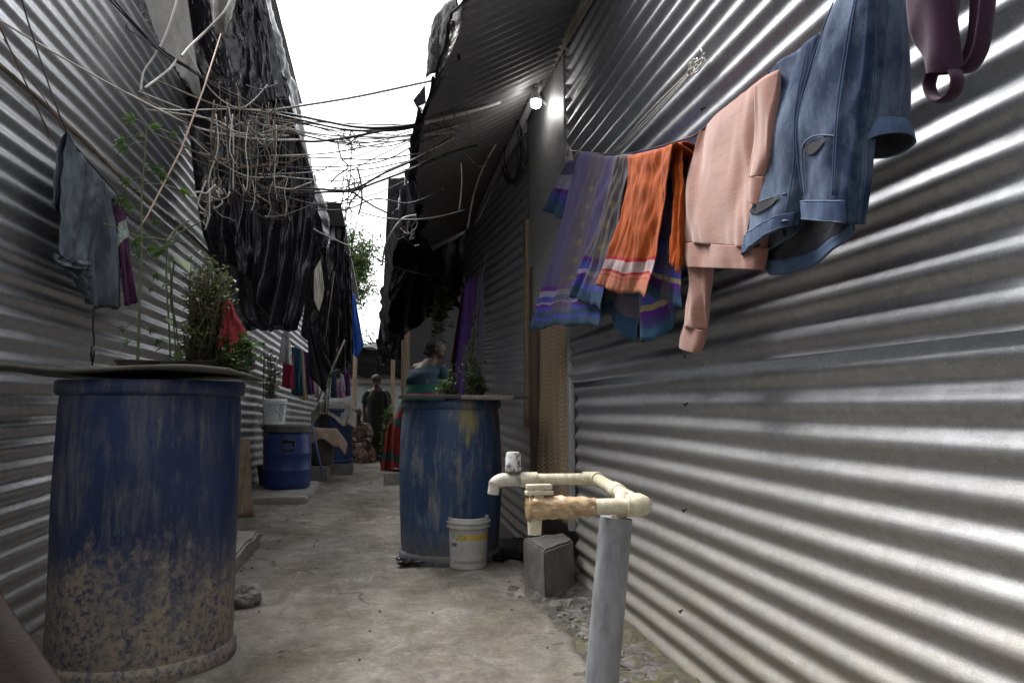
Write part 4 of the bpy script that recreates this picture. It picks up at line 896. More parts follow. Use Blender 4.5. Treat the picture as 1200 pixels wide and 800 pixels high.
drape([(752,176),(800,166)], [(728,392),(770,400),(795,362)], 2.0, 0.035, 6.0, M_sar3, s3, dx=0.045, mid=[(735,280),(792,270)])
drape([(745,178),(772,172)], [(705,362),(740,402)], 2.0, 0.02, 7.5, M_sar4, s3, dx=0.03, mid=[(725,275),(757,280)])
drape([(772,175),(797,168)], [(762,345),(796,362)], 1.3, 0.018, 8.5, M_sar3, s3, dx=-0.005, mid=[(772,260),(796,260)])
s2_ = thing('sari', 'bright orange sari with red and silver border between the purple and the navy cloth', 'sari', P(740, 350, X=XC))
drape([(738,181),(760,176),(791,166)], [(699,334),(726,343),(757,346)], 1.3, 0.022, 9.0, M_sar2, s2_, dx=-0.055, mid=[(727,258),(760,256),(776,250)])
drape([(784,168),(800,165)], [(786,300),(800,320)], 1.1, 0.02, 11.0, M_sar2b, s2_, name='tail', dx=-0.025, mid=[(788,230),(802,230)])
# twisted cord on the post beside the saris
mb = MB()
for k in range(5): mb.tube(smooth_path([P(668+k, 172, X=XR-0.04)+Vector((0, k*.01, 0)), P(664+k*2, 200, X=XR-0.05-k*.01), P(660+k*3, 226+4*k, X=XR-0.05), P(656+k*2, 205+6*k, X=XR-0.05)], 6), 0.004, 6)
mb.build('cord_knot', M_cordw, label='knotted grey cords on the wall edge above the lilac sari', cat='cord')

# pink sweatshirt, hem down
M_pink = band_mat('pink fleece', [(0,(0.34,0.175,0.135))], mottle=0.10, wrinkle=0.22, sheen=0.4)
M_pinkr = band_mat('pink ribbing', [(0,(0.30,0.145,0.11))], mottle=0.15, wrinkle=0.25, sheen=0.3)
sw = thing('sweatshirt', 'pink sweatshirt hung hem down on the washing line', 'sweatshirt', P(850, 315, X=XC))
def ft(st, th, mat, par, name, seed=0, n=32, pw_=2.4, wr=0.004, dx=0.0, sub=7):
    return flat_tube(MB(), [(X(a, b_, dx), X(c, d, dx)) for a, b_, c, d in st], th, (-1,0,0), n, pw_, wr, seed, sub=sub).build(name, mat, par, solid=0.002)
ft([(823,153,911,83),(820,172,911,100),(813,205,908,140),(806,240,903,195),(806,265,898,248),(810,284,895,292)], [0.022,0.032,0.036,0.042,0.042,0.036], M_pink, sw, 'body', 1, 110, 4.0, 0.0055)
ft([(808,284,896,290),(807,300,893,303),(809,313,890,316)], [0.040,0.040,0.036], M_pinkr, sw, 'hem', 2, 96, 4.0, 0.003)
ft([(893,100,914,82),(889,150,910,130),(884,185,905,180),(882,208,896,207)], [0.025,0.03,0.03,0.03], M_pink, sw, 'sleeve', 3, 40, dx=-0.026)
ft([(881,208,897,207),(880,224,895,226),(879,236,893,241)], [0.03,0.03,0.026], M_pinkr, sw, 'cuff', 4, 30, dx=-0.026, wr=0.002)
ft([(804,232,822,222),(803,262,826,262),(812,300,833,305),(810,345,831,350),(804,380,825,387)], [0.025,0.032,0.036,0.036,0.03], M_pink, sw, 'sleeve', 5, 44, dx=0.02, wr=0.005)
ft([(804,380,826,387),(800,395,823,403),(799,407,818,414)], [0.034,0.034,0.03], M_pinkr, sw, 'cuff', 6, 30, dx=0.02, wr=0.002)
for i, uu in enumerate((0.30, 0.55, 0.78)):
    pass

# jeans, waist down
def denim(name, base=(0.016,0.029,0.064), fade=(0.20,0.25,0.335)):
    m, nt, b = nmat(name); v = coords(nt)
    uv = nt.nodes.new('ShaderNodeTexCoord').outputs['UV']
    sep = node(nt, 'ShaderNodeSeparateXYZ', {'Vector': uv})
    n1 = fnoise(nt, coords(nt, (1,1,0.6)), 6, 7, 0.65)
    uu = mth(nt, 'SINE', mth(nt, 'MULTIPLY', sep.outputs['X'], 2*math.pi*2))
    fac = mth(nt, 'ADD', mrange(nt, n1, 0.36, 0.66, -0.12, 0.85), mth(nt, 'MULTIPLY', mth(nt, 'ABSOLUTE', mth(nt, 'COSINE', mth(nt, 'MULTIPLY', sep.outputs['X'], 2*math.pi))), -0.30))
    fac = node(nt, 'ShaderNodeClamp', {'Value': mth(nt, 'ADD', fac, 0.12)}).outputs[0]
    col = mixc(nt, fac, base, fade)
    tw = fnoise(nt, coords(nt, (1,1,0.12)), 210, 3, 0.6)
    col = mixc(nt, 0.16, col, ramp(nt, tw, [(0.3,(0.1,)*3),(0.7,(0.9,)*3)]), 'OVERLAY')
    L(nt, col, b, 'Base Color'); L(nt, 0.9, b, 'Roughness'); L(nt, 0.2, b, 'Specular IOR Level')
    p = bump(nt, b, fnoise(nt, coords(nt, (1,1,0.6)), 9, 4, 0.55, 0.8), 0.35, 0.012); bump(nt, b, tw, 0.2, 0.001, p); return m
M_den = denim('faded denim'); M_den2 = denim('denim waistband', (0.045,0.07,0.135), (0.14,0.185,0.27)); M_dend = denim('denim seam', (0.05,0.08,0.15), (0.12,0.17,0.27))
M_inn = plain('denim inside', [(0.3,(0.016,0.018,0.022)),(0.7,(0.045,0.048,0.054))], 12, 0.95, bmp=0.3)
M_stitch = plain('stitching', (0.10,0.125,0.19), 20, 0.9, bmp=0.0)
je = thing('jeans', 'faded blue jeans hung upside down over the washing line', 'jeans', P(945, 315, X=XC))
def tube_front(st, ths, dx, power=3.0, seed=0, wr=0.0045):
    """the front face of a flat tube as a surface (u across, v down) so that seams and pockets can lie on it"""
    a_ = [X(a, b_, dx) for a, b_, c, d in st]; c_ = [X(c, d, dx) for a, b_, c, d in st]; Ls = smooth_path(a_, 7); Rs = smooth_path(c_, 7); m = len(Ls)-1
    def fn(u, v, off=0.003):
        f = v*m; k = min(int(f), m-1); a = Ls[k].lerp(Ls[k+1], f-k); b = Rs[k].lerp(Rs[k+1], f-k)
        g = v*(len(ths)-1); q = min(int(g), len(ths)-2); th = ths[q]*(1-g+q)+ths[q+1]*(g-q)
        x = 2*u-1; y = max(0.0, 1-abs(x)**power)**(1/power); q0 = (a+b)/2+(b-a)/2*x; return q0+Vector((-1,0,0))*(y*th/2+tube_noise(q0, y, seed, wr)*2.6+off)
    return fn
STL = [(905,84,963,40),(902,120,958,94),(899,150,952,134),(895,185,950,168),(890,225,947,205),(884,262,943,236),(878,300,938,264)]
STR = [(985,4,1032,-32),(974,40,1030,5),(961,90,1026,50),(950,133,1021,110),(948,170,1015,160),(949,215,1010,210),(952,258,1005,263)]
THL = [0.025,0.045,0.055,0.06,0.06,0.055,0.05]; THR = [0.03,0.05,0.06,0.065,0.065,0.06,0.055]
bk = cloth_fn([X(893,190,.03), X(1012,176,.03)], [X(879,302,.03), X(905,318,.03), X(960,307,.03), X(1004,270,.03)], 1.0, 0.012, 3.0)
MB().grid(bk, 40, 30).build('back_panel', M_inn, je, solid=0.004)
MB().grid(lambda u, v: bk(u, 0.90+0.14*v)+Vector((-0.004,0,0)), 40, 5).build('back_waistband', M_dend, je, solid=0.004)
legl = ft(STL, THL, M_den, je, 'leg', 11, 80, 3.0, 0.0045)
legr = ft(STR, THR, M_den, je, 'leg', 12, 80, 3.0, 0.0045, dx=-0.012)
fl = tube_front(STL, THL, 0.0, 3.0, 11); fr = tube_front(STR, THR, -0.012, 3.0, 12)
for f_, v0, jl in ((fl, 0.895, legl), (fr, 0.905, legr)):
    MB().grid(lambda u, v: f_(0.02+0.96*u, v0+(1.0-v0)*v, 0.005), 30, 6).build('waistband', M_den2, jl, solid=0.005)
    for vv in (v0+0.004, 0.992): MB().tube([f_(0.03+0.94*q/24, vv, 0.0075) for q in range(25)], 0.0011, 5).build('seam', M_stitch, jl)
def patch(f_, us, v0, v1, mat, name, off=0.0045):
    MB().grid(lambda u, v: f_(us[0]+(us[1]-us[0])*u, v0(u)+(v1(u)-v0(u))*v, off), 16, 8).build(name, mat, legl if f_ is fl else legr)
def seam(f_, uv, mat=None, r=0.0014, off=0.0045): MB().tube(smooth_path([f_(u, v, off) for u, v in uv], 8), r, 5).build('seam', mat or M_dend, legl if f_ is fl else legr)
patch(fr, (0.26, 0.74), lambda u: 0.665+0.02*(1-u), lambda u: 0.672+0.070*math.sin(min(1, u*1.12+.02)*math.pi)**0.7*(1-0.55*u), M_inn, 'pocket')
seam(fr, [(0.80,0.662),(0.60,0.652),(0.40,0.658),(0.27,0.70),(0.22,0.79),(0.22,0.88)], M_stitch, 0.0016)
patch(fl, (0.10, 0.78), lambda u: 0.775-0.015*u, lambda u: 0.780+0.045*math.sin(u*math.pi), M_inn, 'pocket')
seam(fl, [(0.06,0.775),(0.3,0.762),(0.6,0.757),(0.86,0.765)], M_stitch, 0.0016)
for f_, uu in ((fl, 0.90), (fl, 0.10), (fr, 0.12), (fr, 0.82), (fr, 0.79)): seam(f_, [(uu,0.03),(uu-.01,0.3),(uu+.01,0.6),(uu,0.89)])
MB().lathe([(0,0.004),(0.006,0.003),(0.008,0)], fl(0.93, 0.95, 0.008), 12).build('button', M_stitch, legl)
# back leg with cuff hanging behind
ft([(1022,-40,1060,-62),(1024,0,1060,-20),(1026,60,1058,48),(1025,110,1054,105),(1022,150,1050,140)], [0.03,0.045,0.055,0.06,0.065], M_den, je, 'trouser_end', 16, 60, 2.6, 0.005, dx=0.035)
ft([(1020,148,1052,137),(1019,166,1057,148),(1022,186,1058,156)], [0.07,0.08,0.09], M_dend, je, 'cuff', 17, 48, 2.3, 0.003, dx=0.035)
flat_tube(MB(), [(X(a, b_, .035), X(c, d, .035)) for a, b_, c, d in ((1024,150,1048,140),(1022,166,1054,150),(1025,184,1055,157))], [0.05,0.065,0.075], (-1,0,0), 32, 2.3, 0.002, 18).build('lining', M_inn, je)
# maroon vest top on the right
M_mar = band_mat('maroon knit', [(0,(0.030,0.007,0.023))], mottle=0.2, wrinkle=0.4, sheen=0.15)
va = thing('vest', 'maroon vest top hanging by its hem at the right end of the line', 'vest', P(1110, 120, X=XC))
ft([(1066,-58,1122,-100),(1066,-10,1121,-30),(1074,35,1119,30),(1086,70,1120,70),(1089,88,1121,86)], [0.04,0.05,0.05,0.04,0.03], M_mar, va, 'body', 21, 64, 3, 0.006)
def strap(pts, w, off, nm):
    mb = MB(); c = smooth_path([P(x, y, X=XC+off) for x, y in pts], 8)
    mb.tube(c, w, 10, flat=0.35); mb.build(nm, M_mar, va)
strap([(1092,86),(1089,100),(1094,114),(1106,118),(1118,108),(1122,94),(1119,84)], 0.012, 0.0, 'strap')
strap([(1118,84),(1135,80),(1148,60),(1154,30),(1158,-10),(1160,-60)], 0.014, 0.02, 'strap')
strap([(1119,74),(1131,70),(1140,45),(1143,10),(1146,-40)], 0.010, 0.04, 'strap')
# twisted wire tied to the wall higher up
mb = MB()
for k, o in enumerate((0, 4, 7)): mb.tube(smooth_path([P(718+o, 180-o*.5, X=XR-0.03), P(760+o, 132+o*.3, X=XR-0.04), P(808, 84+o*.6, X=XR-0.03), P(826, 62, X=XR-0.01)], 6), 0.0028, 6)
for k in range(7):
    a = k*0.9; mb.tube(smooth_path([P(808+rnd.uniform(-3,3), 84+rnd.uniform(-6,6), X=XR-0.03), P(814+6*math.cos(a), 78+8*math.sin(a), X=XR-0.05), P(822+rnd.uniform(-5,5), 72+rnd.uniform(-6,4), X=XR-0.02)], 5), 0.003, 6)
mb.tube(smooth_path([P(820, 70, X=XR-0.03), P(823, 62, X=XR-0.06), P(819, 54, X=XR-0.05)], 5), 0.002, 5)
mb.build('wire', M_cordw, label='doubled grey wire knotted to a nail high on the right wall', cat='wire')

# ------------------------------------------------------------------ door curtain
m, nt, b = nmat('brown patterned curtain'); uv = nt.nodes.new('ShaderNodeTexCoord').outputs['UV']
sp_ = node(nt, 'ShaderNodeSeparateXYZ', {'Vector': uv})
fu = mth(nt, 'FRACT', mth(nt, 'MULTIPLY', sp_.outputs['X'], 11.0)); tri = mth(nt, 'ABSOLUTE', mth(nt, 'SUBTRACT', fu, 0.5))
wv = mth(nt, 'FRACT', mth(nt, 'ADD', mth(nt, 'MULTIPLY', sp_.outputs['Y'], 62.0), mth(nt, 'MULTIPLY', mth(nt, 'MULTIPLY', tri, tri), 7.0)))
col = ramp(nt, wv, [(0.0,(0.085,0.052,0.03)),(0.30,(0.30,0.22,0.14)),(0.55,(0.40,0.31,0.21)),(0.75,(0.14,0.09,0.055))])
col = mixc(nt, mth(nt, 'LESS_THAN', mth(nt, 'ABSOLUTE', mth(nt, 'SUBTRACT', fu, 0.5)), 0.06), col, (0.33,0.25,0.17))
L(nt, col, b, 'Base Color'); L(nt, 0.9, b, 'Roughness'); bump(nt, b, wv, 0.3, 0.003)
sheet_cloth(MB(), [(XR+0.025, 4.29, 1.80), (XR+0.025, 3.52, 1.84)], [(XR+0.0, 4.25, 0.30), (XR+0.0, 3.86, 0.30), (XR+0.0, 3.54, 0.255)], 4.5, 0.024, 20.0, 120, 60, nrm=(-1,0,0), grow=0.3).build('curtain', m, solid=0.002, label='brown patterned curtain drawn across the right doorway', cat='curtain')

# ------------------------------------------------------------------ long cloths on the far right wall
def hang(name, tops, bots, Y, mat, label, cat='cloth', f=2.5, a=0.02, sd=0.0, group=None, nrm=(0,-1,0), nu=30, nv=40):
    ev = lambda l: [P(x, y, Y=Y) for x, y in l]
    return sheet_cloth(MB(), ev(tops), ev(bots), f, a, sd, nu, nv, nrm=nrm).build(name, mat, solid=0.003, label=label, cat=cat, group=group)
def cl(name, c, mottle=0.25): return band_mat(name, [(0,c)], mottle=mottle, wrinkle=0.6)
hang('cloth', [(541,345),(547,335)], [(521,470),(533,470)], 6.25, cl('plum cloth',(0.045,0.008,0.035)), 'narrow dark plum cloth hanging left of the violet curtain', f=1.5, sd=1.2)
hang('curtain', [(545,332),(559,322)], [(529,470),(547,470)], 6.15, cl('violet cloth',(0.19,0.09,0.40)), 'violet curtain hanging on the far right wall', 'curtain', 2.5, 0.03, 2.2)
m, nt, b = nmat('black and white print'); nn = fnoise(nt, coords(nt), 26, 4, 0.6)
L(nt, ramp(nt, nn, [(0.46,(0.03,0.035,0.03)),(0.54,(0.34,0.34,0.33))]), b, 'Base Color'); L(nt, 0.9, b, 'Roughness')
hang('cloth', [(555,362),(562,350)], [(544,470),(553,470)], 6.05, m, 'black and white printed cloth beside the violet curtain', f=1.5, sd=3.2)
m, nt, b = nmat('grey blue check'); vx = coords(nt, (70,70,70)); ck = node(nt, 'ShaderNodeTexChecker', {'Vector': vx, 'Scale': 1.0, 'Color1': (0.14,0.14,0.20,1), 'Color2': (0.27,0.26,0.33,1)}).outputs[0]
L(nt, ck, b, 'Base Color'); L(nt, 0.9, b, 'Roughness')
hang('cloth', [(560,325),(568,315)], [(552,470),(566,470)], 5.95, m, 'grey and blue checked cloth nearest on the far right wall', f=2, sd=4.2)

# ------------------------------------------------------------------ washing on the left wall
XG = XL+0.13
def G(px, py, dx=0.0): return P(px, py, X=XG+dx)
M_gry = denim('washed grey denim', (0.045,0.053,0.068), (0.135,0.155,0.185))
gl = smooth_path([P(8, -60, X=XL+0.04), P(40, 48, X=XL+0.06), P(76, 150, X=XG), P(100, 185, X=XG), P(135, 225, X=XG), P(162, 262, X=XG), P(240, 296, X=XL+0.03)], 6)
MB().tube(gl, 0.003, 6).build('clothes_line', M_cord, label='black cord carrying the grey trousers on the left wall', cat='washing line')
gt = thing('trousers', 'grey trousers drying on the left corrugated wall', 'trousers', G(110, 365))
sheet_cloth(MB(), [G(78,153), G(100,186), G(122,212)], [G(62,299), G(82,305), G(104,308)], 2.2, 0.024, 1.0, 60, 60, 0.6, nrm=(1,0,0), wr=0.006, gap=0.012).build('leg', M_gry, gt, solid=0.003)
sheet_cloth(MB(), [G(96,182,-.03), G(118,208,-.03), G(137,232,-.03)], [G(97,352,-.03), G(112,362,-.03), G(147,360,-.03)], 2.6, 0.030, 2.0, 60, 60, 0.4, nrm=(1,0,0), wr=0.006, gap=0.012, mid=[G(90,270,-.03), G(112,275,-.03), G(142,285,-.03)]).build('leg', M_gry, gt, solid=0.003)
sheet_cloth(MB(), [G(62,297,.012), G(82,303,.012), G(104,306,.012)], [G(62,308,.012), G(82,314,.012), G(104,316,.012)], 2.2, 0.024, 1.0, 50, 8, nrm=(1,0,0), ph=0.3).build('hem', M_gry, gt, solid=0.004)
sheet_cloth(MB(), [G(66,306,-.01), G(104,312,-.01)], [G(88,330,-.01), G(104,352,-.01)], 2.0, 0.02, 5.0, 30, 20, nrm=(1,0,0), wr=0.01).build('pocket_bag', M_gry, gt, solid=0.003)
sheet_cloth(MB(), [G(133,230,-.02), G(146,244,-.02)], [G(146,358,-.02), G(161,354,-.02)], 1.6, 0.02, 6.0, 30, 40, 0.4, nrm=(1,0,0), wr=0.006).build('cloth', cl('purple cloth',(0.050,0.010,0.045)), solid=0.003, label='purple cloth hanging beside the grey trousers', cat='cloth')
mb = MB(); mb.tube(smooth_path([G(110,356), G(109,385), G(110,400), G(108,428)], 5), 0.004, 6); mb.tube([G(109,405), G(108.5,415), G(108,424)], [0.006,0.010,0.005], 8)
mb.build('drawstring', M_cord, gt)
# red cloth by the bushes
hang('cloth', [(262,356),(267,350),(273,358)], [(256,410),(264,400),(272,414),(287,388)], 2.84, cl('red cloth',(0.24,0.032,0.036), 0.5), 'red cloth hanging among the potted bushes on the left', f=3.0, a=0.035, sd=9.0)

# ------------------------------------------------------------------ clothes along the far left
for (tops, bots, Y, col, lab) in (
    ([(331,390),(338,386)], [(326,424),(343,428)], 7.9, (0.42,0.40,0.40), 'off white cloth first in the far left row of washing'),
    ([(332,418),(344,416)], [(330,453),(345,456)], 8.0, (0.26,0.015,0.055), 'crimson cloth in the far left row of washing'),
    ([(342,406),(353,409)], [(341,461),(355,465)], 8.15, (0.022,0.075,0.12), 'teal cloth in the far left row of washing'),
    ([(350,412),(356,413)], [(351,467),(361,470)], 8.3, (0.44,0.38,0.24), 'cream and yellow narrow cloth in the far left row'),
    ([(354,412),(364,413)], [(356,462),(368,462)], 8.45, (0.065,0.03,0.12), 'dark violet printed cloth in the far left row'),
    ([(362,438),(367,438)], [(362,462),(369,462)], 8.6, (0.36,0.06,0.05), 'small orange red cloth behind the black garment'),
    ([(368,446),(374,446)], [(367,466),(375,466)], 9.2, (0.48,0.45,0.44), 'small white cloth right above the sack covered drum'),
    ([(389,436),(394,436)], [(387,466),(395,466)], 10.6, (0.05,0.06,0.10), 'slate blue cloth above the sack covered drum'),
    ([(396,446),(402,444)], [(393,466),(405,466)], 10.7, (0.46,0.25,0.38), 'pink printed cloth above the sack covered drum'),
    ([(399,438),(402,437)], [(400,458),(405,458)], 10.5, (0.55,0.54,0.62), 'white cloth beside the pink printed cloth'),
    ([(404,430),(409,430)], [(402,464),(411,464)], 10.8, (0.11,0.025,0.13), 'deep purple cloth at the end of the far left row')):
    hang('cloth', tops, bots, Y, cl(lab, col), lab, f=1.6, a=0.03, sd=Y*3, nu=18, nv=22)
hang('garment', [(360,384),(366,382)], [(363,440),(380,460),(388,432)], 8.0, cl('black cloth',(0.012,0.011,0.013)), 'long black garment hanging over the row of washing on the left', 'garment', 2, 0.05, 4.4)
MB().tube(smooth_path([P(326,388,Y=7.7), P(345,404,Y=8.1), P(366,436,Y=8.9), P(392,434,Y=10.4), P(412,428,Y=11)], 6), 0.004, 5).build('clothes_line', M_cord, label='line carrying the far left row of washing', cat='washing line')
MB().tube([P(404,398,Y=8.6), P(372,470,Y=8.4)], 0.012, 8).build('pole', M_woodh, label='thin pole propping the far left black plastic', cat='pole')
MB().tube([P(392,318,Y=8.1), P(380,405,Y=7.9)], 0.006, 6).build('rope', M_cordb, label='yellowish rope hanging down the far left black plastic', cat='rope')
# ------------------------------------------------------------------ cables across the alley
def wy(px, y):
    """depth of the crossing cables"""
    if y > 4.22: return y
    k = pw([(0,1.0),(150,1.2),(230,1.38),(330,1.36),(420,1.22),(500,1.12),(560,1.02),(640,0.96)], px)
    return min(y*k, max(y, 4.32))
def wire(pts, r, mat, label, name='cable', cat='cable', group=None, flat=1.0, twist=None, n=6, parent=None):
    ev = [P(a, b, Y=wy(a, c)) for a, b, c in pts]
    return MB().tube(smooth_path(ev, 7), r, n, flat=flat).build(name, mat, parent, label=label, cat=cat, group=group)
M_cordd = plain('dusty grey cable', [(0.3,(0.12,0.112,0.10)),(0.7,(0.26,0.245,0.22))], 7, 0.7, bmp=0.1)
GA = 'cables strung across the alley'
wire([(314,130,3.1),(360,123,3.2),(420,113,3.3),(500,96,3.5),(550,86,3.7),(585,95,4.0),(622,103,4.2)], 0.011, M_cordw, 'highest pale strap crossing the sky to the right roof beam', 'strap', 'strap', GA, 0.5)
wire([(497,144,3.15),(535,135,3.4),(580,122,3.8),(622,104,4.2)], 0.011, M_cordw, 'broad white cable running from the knot under the right eave to the beam', group=GA)
wire([(312,130,3.05),(345,135,3.1),(380,142,3.1),(420,149,3.1),(460,149,3.1),(498,144,3.15)], 0.008, M_cord, 'upper thick black cable across the sky', group=GA)
wire([(314,132,3.05),(350,140,3.05),(400,151,3.05),(440,153,3.1),(495,147,3.15)], 0.007, M_cord, 'sagging black cable just under the upper thick one', group=GA)
wire([(330,140,3.2),(370,143,3.2),(440,146,3.2),(496,145,3.2)], 0.004, M_cord, 'thin straight cable between the two thick black ones', group=GA)
wire([(150,110,2.9),(195,133,2.9),(235,151,3.0),(300,163,3.0),(352,164,3.05)], 0.006, M_cordw, 'white cable coming down the left wall into the tangle', group=GA)
wire([(0,24,2.5),(60,60,2.6),(150,110,2.9),(190,128,2.9),(262,128,3.0),(314,129,3.1)], 0.004, M_cordw, 'thin grey cable crossing the whole left wall', group=GA)
wire([(165,115,2.9),(215,140,2.95),(240,158,3.0),(262,165,3.0),(300,185,3.0)], 0.005, M_cordb, 'brown cable ending in the left tangle', group=GA)
wire([(340,163,3.05),(365,166,3.05),(395,163,3.1),(425,158,3.1),(450,153,3.1),(492,148,3.15)], 0.007, M_cord, 'black cable rising from the mid alley knot to the right eave', group=GA)
wire([(310,196,3.05),(345,196,3.1),(400,195,3.1),(450,188,3.2),(490,168,3.3),(515,158,3.4)], 0.0035, M_cord, 'thin cable in the middle of the crossing bundle', group=GA)
wire([(305,222,3.05),(360,221,3.1),(411,222,3.1),(450,203,3.2),(490,185,3.3),(530,160,3.5)], 0.006, M_cord, 'black cable climbing from the lower knot to the right roof', group=GA)
wire([(320,236,3.1),(370,226,3.1),(411,224,3.15),(440,214,3.2),(480,199,3.3),(525,180,3.5),(560,170,3.7)], 0.006, M_cord, 'lower of the two cables climbing to the right roof', group=GA)
wire([(330,243,3.3),(400,246,3.3),(440,233,3.4),(480,238,3.5),(520,222,3.7)], 0.004, M_cord, 'lowest long cable crossing to the right', group=GA)
wire([(412,224,3.1),(435,240,3.3),(455,250,3.6),(470,256,4.0)], 0.005, M_cord, 'cable dropping from the lower knot towards the awning', group=GA)
wire([(420,248,3.6),(455,256,3.8),(500,256,4.2),(545,246,4.6)], 0.004, M_cordw, 'grey cable along the lower edge of the awning', group=GA)
wire([(405,203,3.1),(430,190,3.2),(460,175,3.2),(498,158,3.3)], 0.003, M_cord, 'thin cable with a small knot below the thick pair', group=GA)
wire([(395,165,3.1),(400,185,3.1),(408,196,3.1),(395,206,3.1),(388,214,3.1)], 0.004, M_cord, 'loose cable end dangling from the mid alley knot', group=GA)
wire([(412,166,3.1),(411,195,3.1),(409,220,3.1),(405,258,3.1)], 0.003, M_cord, 'wire hanging straight down through the lower knot', group=GA)
wire([(419,197,3.1),(423,215,3.1),(424,235,3.1),(420,252,3.1)], 0.005, M_cord, 'curled black cable hanging in front of the tree', group=GA)
wire([(403,225,3.1),(400,240,3.1),(396,262,3.1)], 0.003, M_cord, 'short wire end hanging above the tree', group=GA)
wire([(448,311,4.5),(451,290,4.4),(459,272,4.3),(472,256,4.2),(488,252,4.2)], 0.006, M_cordw, 'white cable end bent down at the awning edge', group=GA)
wire([(300,228,3.1),(345,255,3.6),(380,275,4.2),(425,295,5.0),(470,315,6.0),(500,322,7.0)], 0.004, M_cordw, 'thin rope running from the tarpaulin far down the alley', 'rope', 'rope', GA)
wire([(130,-4,2.6),(160,30,2.7),(187,56,2.8),(225,82,2.9),(260,103,3.0),(312,130,3.05)], 0.006, M_cord, 'black cable along the left roof edge, upper of the pair', group=GA)
wire([(118,-12,2.5),(150,22,2.7),(190,62,2.8),(220,80,2.9),(262,108,3.0),(300,126,3.05)], 0.006, M_cord, 'black cable along the left roof edge, lower of the pair', group=GA)
wire([(152,22,2.75),(148,32,2.75),(156,38,2.8),(180,55,2.85),(222,78,2.9)], 0.003, M_cord, 'thin black wire hooked to a nail on the left wall', group=GA)
wire([(209,-5,2.7),(200,25,2.75),(190,50,2.8),(178,70,2.85),(168,85,2.9),(165,106,2.9)], 0.005, M_cordw, 'grey cable looping down in front of the grey lining', group=GA)
wire([(272,-3,2.8),(262,15,2.8),(240,38,2.85),(222,55,2.85),(213,66,2.85)], 0.006, M_cordw, 'white rope hanging from the left roof towards the lining', 'rope', 'rope', GA)
wire([(206,70,2.85),(200,80,2.85),(185,92,2.9),(170,103,2.9)], 0.006, M_cordw, 'frayed white rope end below the grey lining', 'rope', 'rope', GA)
wire([(0,32,2.35),(20,75,2.5),(50,140,2.7),(78,192,2.85)], 0.003, M_cordb, 'brown string slanting down the left wall to the trousers', 'string', 'string')
wire([(4,46,2.35),(30,85,2.5),(55,120,2.6),(76,155,2.75)], 0.002, M_cordb, 'thinnest brown string at the upper left', 'string', 'string')
# bamboo pole
M_bam = plain('pinkish bamboo', [(0.3,(0.26,0.165,0.12)),(0.7,(0.46,0.33,0.26))], 5, 0.6, bmp=0.2, stretch=(3,3,0.6))
MB().tube([P(259,40,Y=4.25), P(238,106,Y=4.0), P(212,176,Y=3.8), P(172,254,Y=3.55), P(160,272,Y=3.5)], 0.0042, 10).build('bamboo_stick', M_bam, label='thin bamboo stick slanting across the left wall from the roof', cat='stick')
MB().tube([P(234,180,Y=4.3), P(262,188,Y=4.25), P(292,197,Y=4.2), P(322,190,Y=4.15)], [0.012,0.012,0.010,0.007], 8).build('branch', plain('bare branch', (0.15,0.085,0.055), 8, 0.8), label='bare brown branch caught in the left cable tangle', cat='branch')
# tangles: each is one knotted lump
def tangle(label, cx, cy, w, h, Y, n, mats, seed, r=(0.002, 0.005), dang=0.5, par=None):
    rr = random.Random(seed); t = thing('cable_tangle', label, 'cable tangle', P(cx, cy, Y=wy(cx, Y)), 'cable tangles hanging over the alley')
    groups = {}
    for i in range(n):
        k = i % len(mats); mb = groups.setdefault(k, MB())
        y = wy(cx, Y) + rr.uniform(-0.10, 0.06)
        if rr.random() < dang:
            x = cx + rr.uniform(-w, w)*0.5; y0 = cy - h*rr.uniform(0.1, 0.5); ln = h*rr.uniform(0.3, 0.9)
            pts = [P(x, y0, Y=y), P(x+rr.uniform(-6,6), y0+ln*.35, Y=y), P(x+rr.uniform(-9,9), y0+ln*.7, Y=y), P(x+rr.uniform(-8,8), y0+ln, Y=y)]
            if rr.random() < .4: pts.append(P(x+rr.uniform(-14,14), y0+ln*.92, Y=y))
        elif rr.random() < 0.8:
            a = rr.gauss(0.15, .45); ln = w*rr.uniform(.5, 1.3); x = cx+rr.gauss(0, w*.2); yy = cy+rr.gauss(0, h*.2)
            pts = [P(x+(q/4-.5)*ln*math.cos(a)+rr.uniform(-2,2), yy+(q/4-.5)*ln*math.sin(a)+6*(1-(q/2-1)**2)+rr.uniform(-2,2), Y=y+rr.uniform(-.02,.02)) for q in range(5)]
        else:
            x = cx + rr.gauss(0, w*.18); yy = cy + rr.gauss(0, h*.16); a = rr.uniform(0, 6.28); R1 = rr.uniform(.10, .40)*w; R2 = rr.uniform(.08, .24)*h
            m = rr.randint(3, 7)
            pts = [P(x+R1*math.cos(a+q*1.0)*rr.uniform(.5,1), yy+R2*math.sin(a*1.7+q*1.3)*rr.uniform(.5,1), Y=y+rr.uniform(-.04,.04)) for q in range(m)]
        mb.tube(smooth_path(pts, 5), rr.uniform(*r), 5, flat=rr.choice([1,1,.4]))
    for k, mb in groups.items(): mb.build('wires', mats[k], t)
    return t
tangle('big brown and white cable tangle knotted in front of the glossy tarpaulin', 310, 165, 50, 100, 3.0, 46, [M_cordb, M_cordd, M_cordb, M_cord, M_cordw, M_cordb], 1, (0.0015,0.0045), 0.55)
tangle('brown straps hanging in a bunch left of the big tangle', 266, 165, 32, 140, 3.0, 30, [M_cordb, M_cordb, M_cord, M_cordw], 2, (0.002,0.0055), 0.85)
tangle('white knotted strips hanging low in front of the dark cross sheet', 246, 232, 36, 60, 2.95, 16, [M_cordw, M_cordw, M_cordb], 3, (0.0025,0.0055), 0.7)
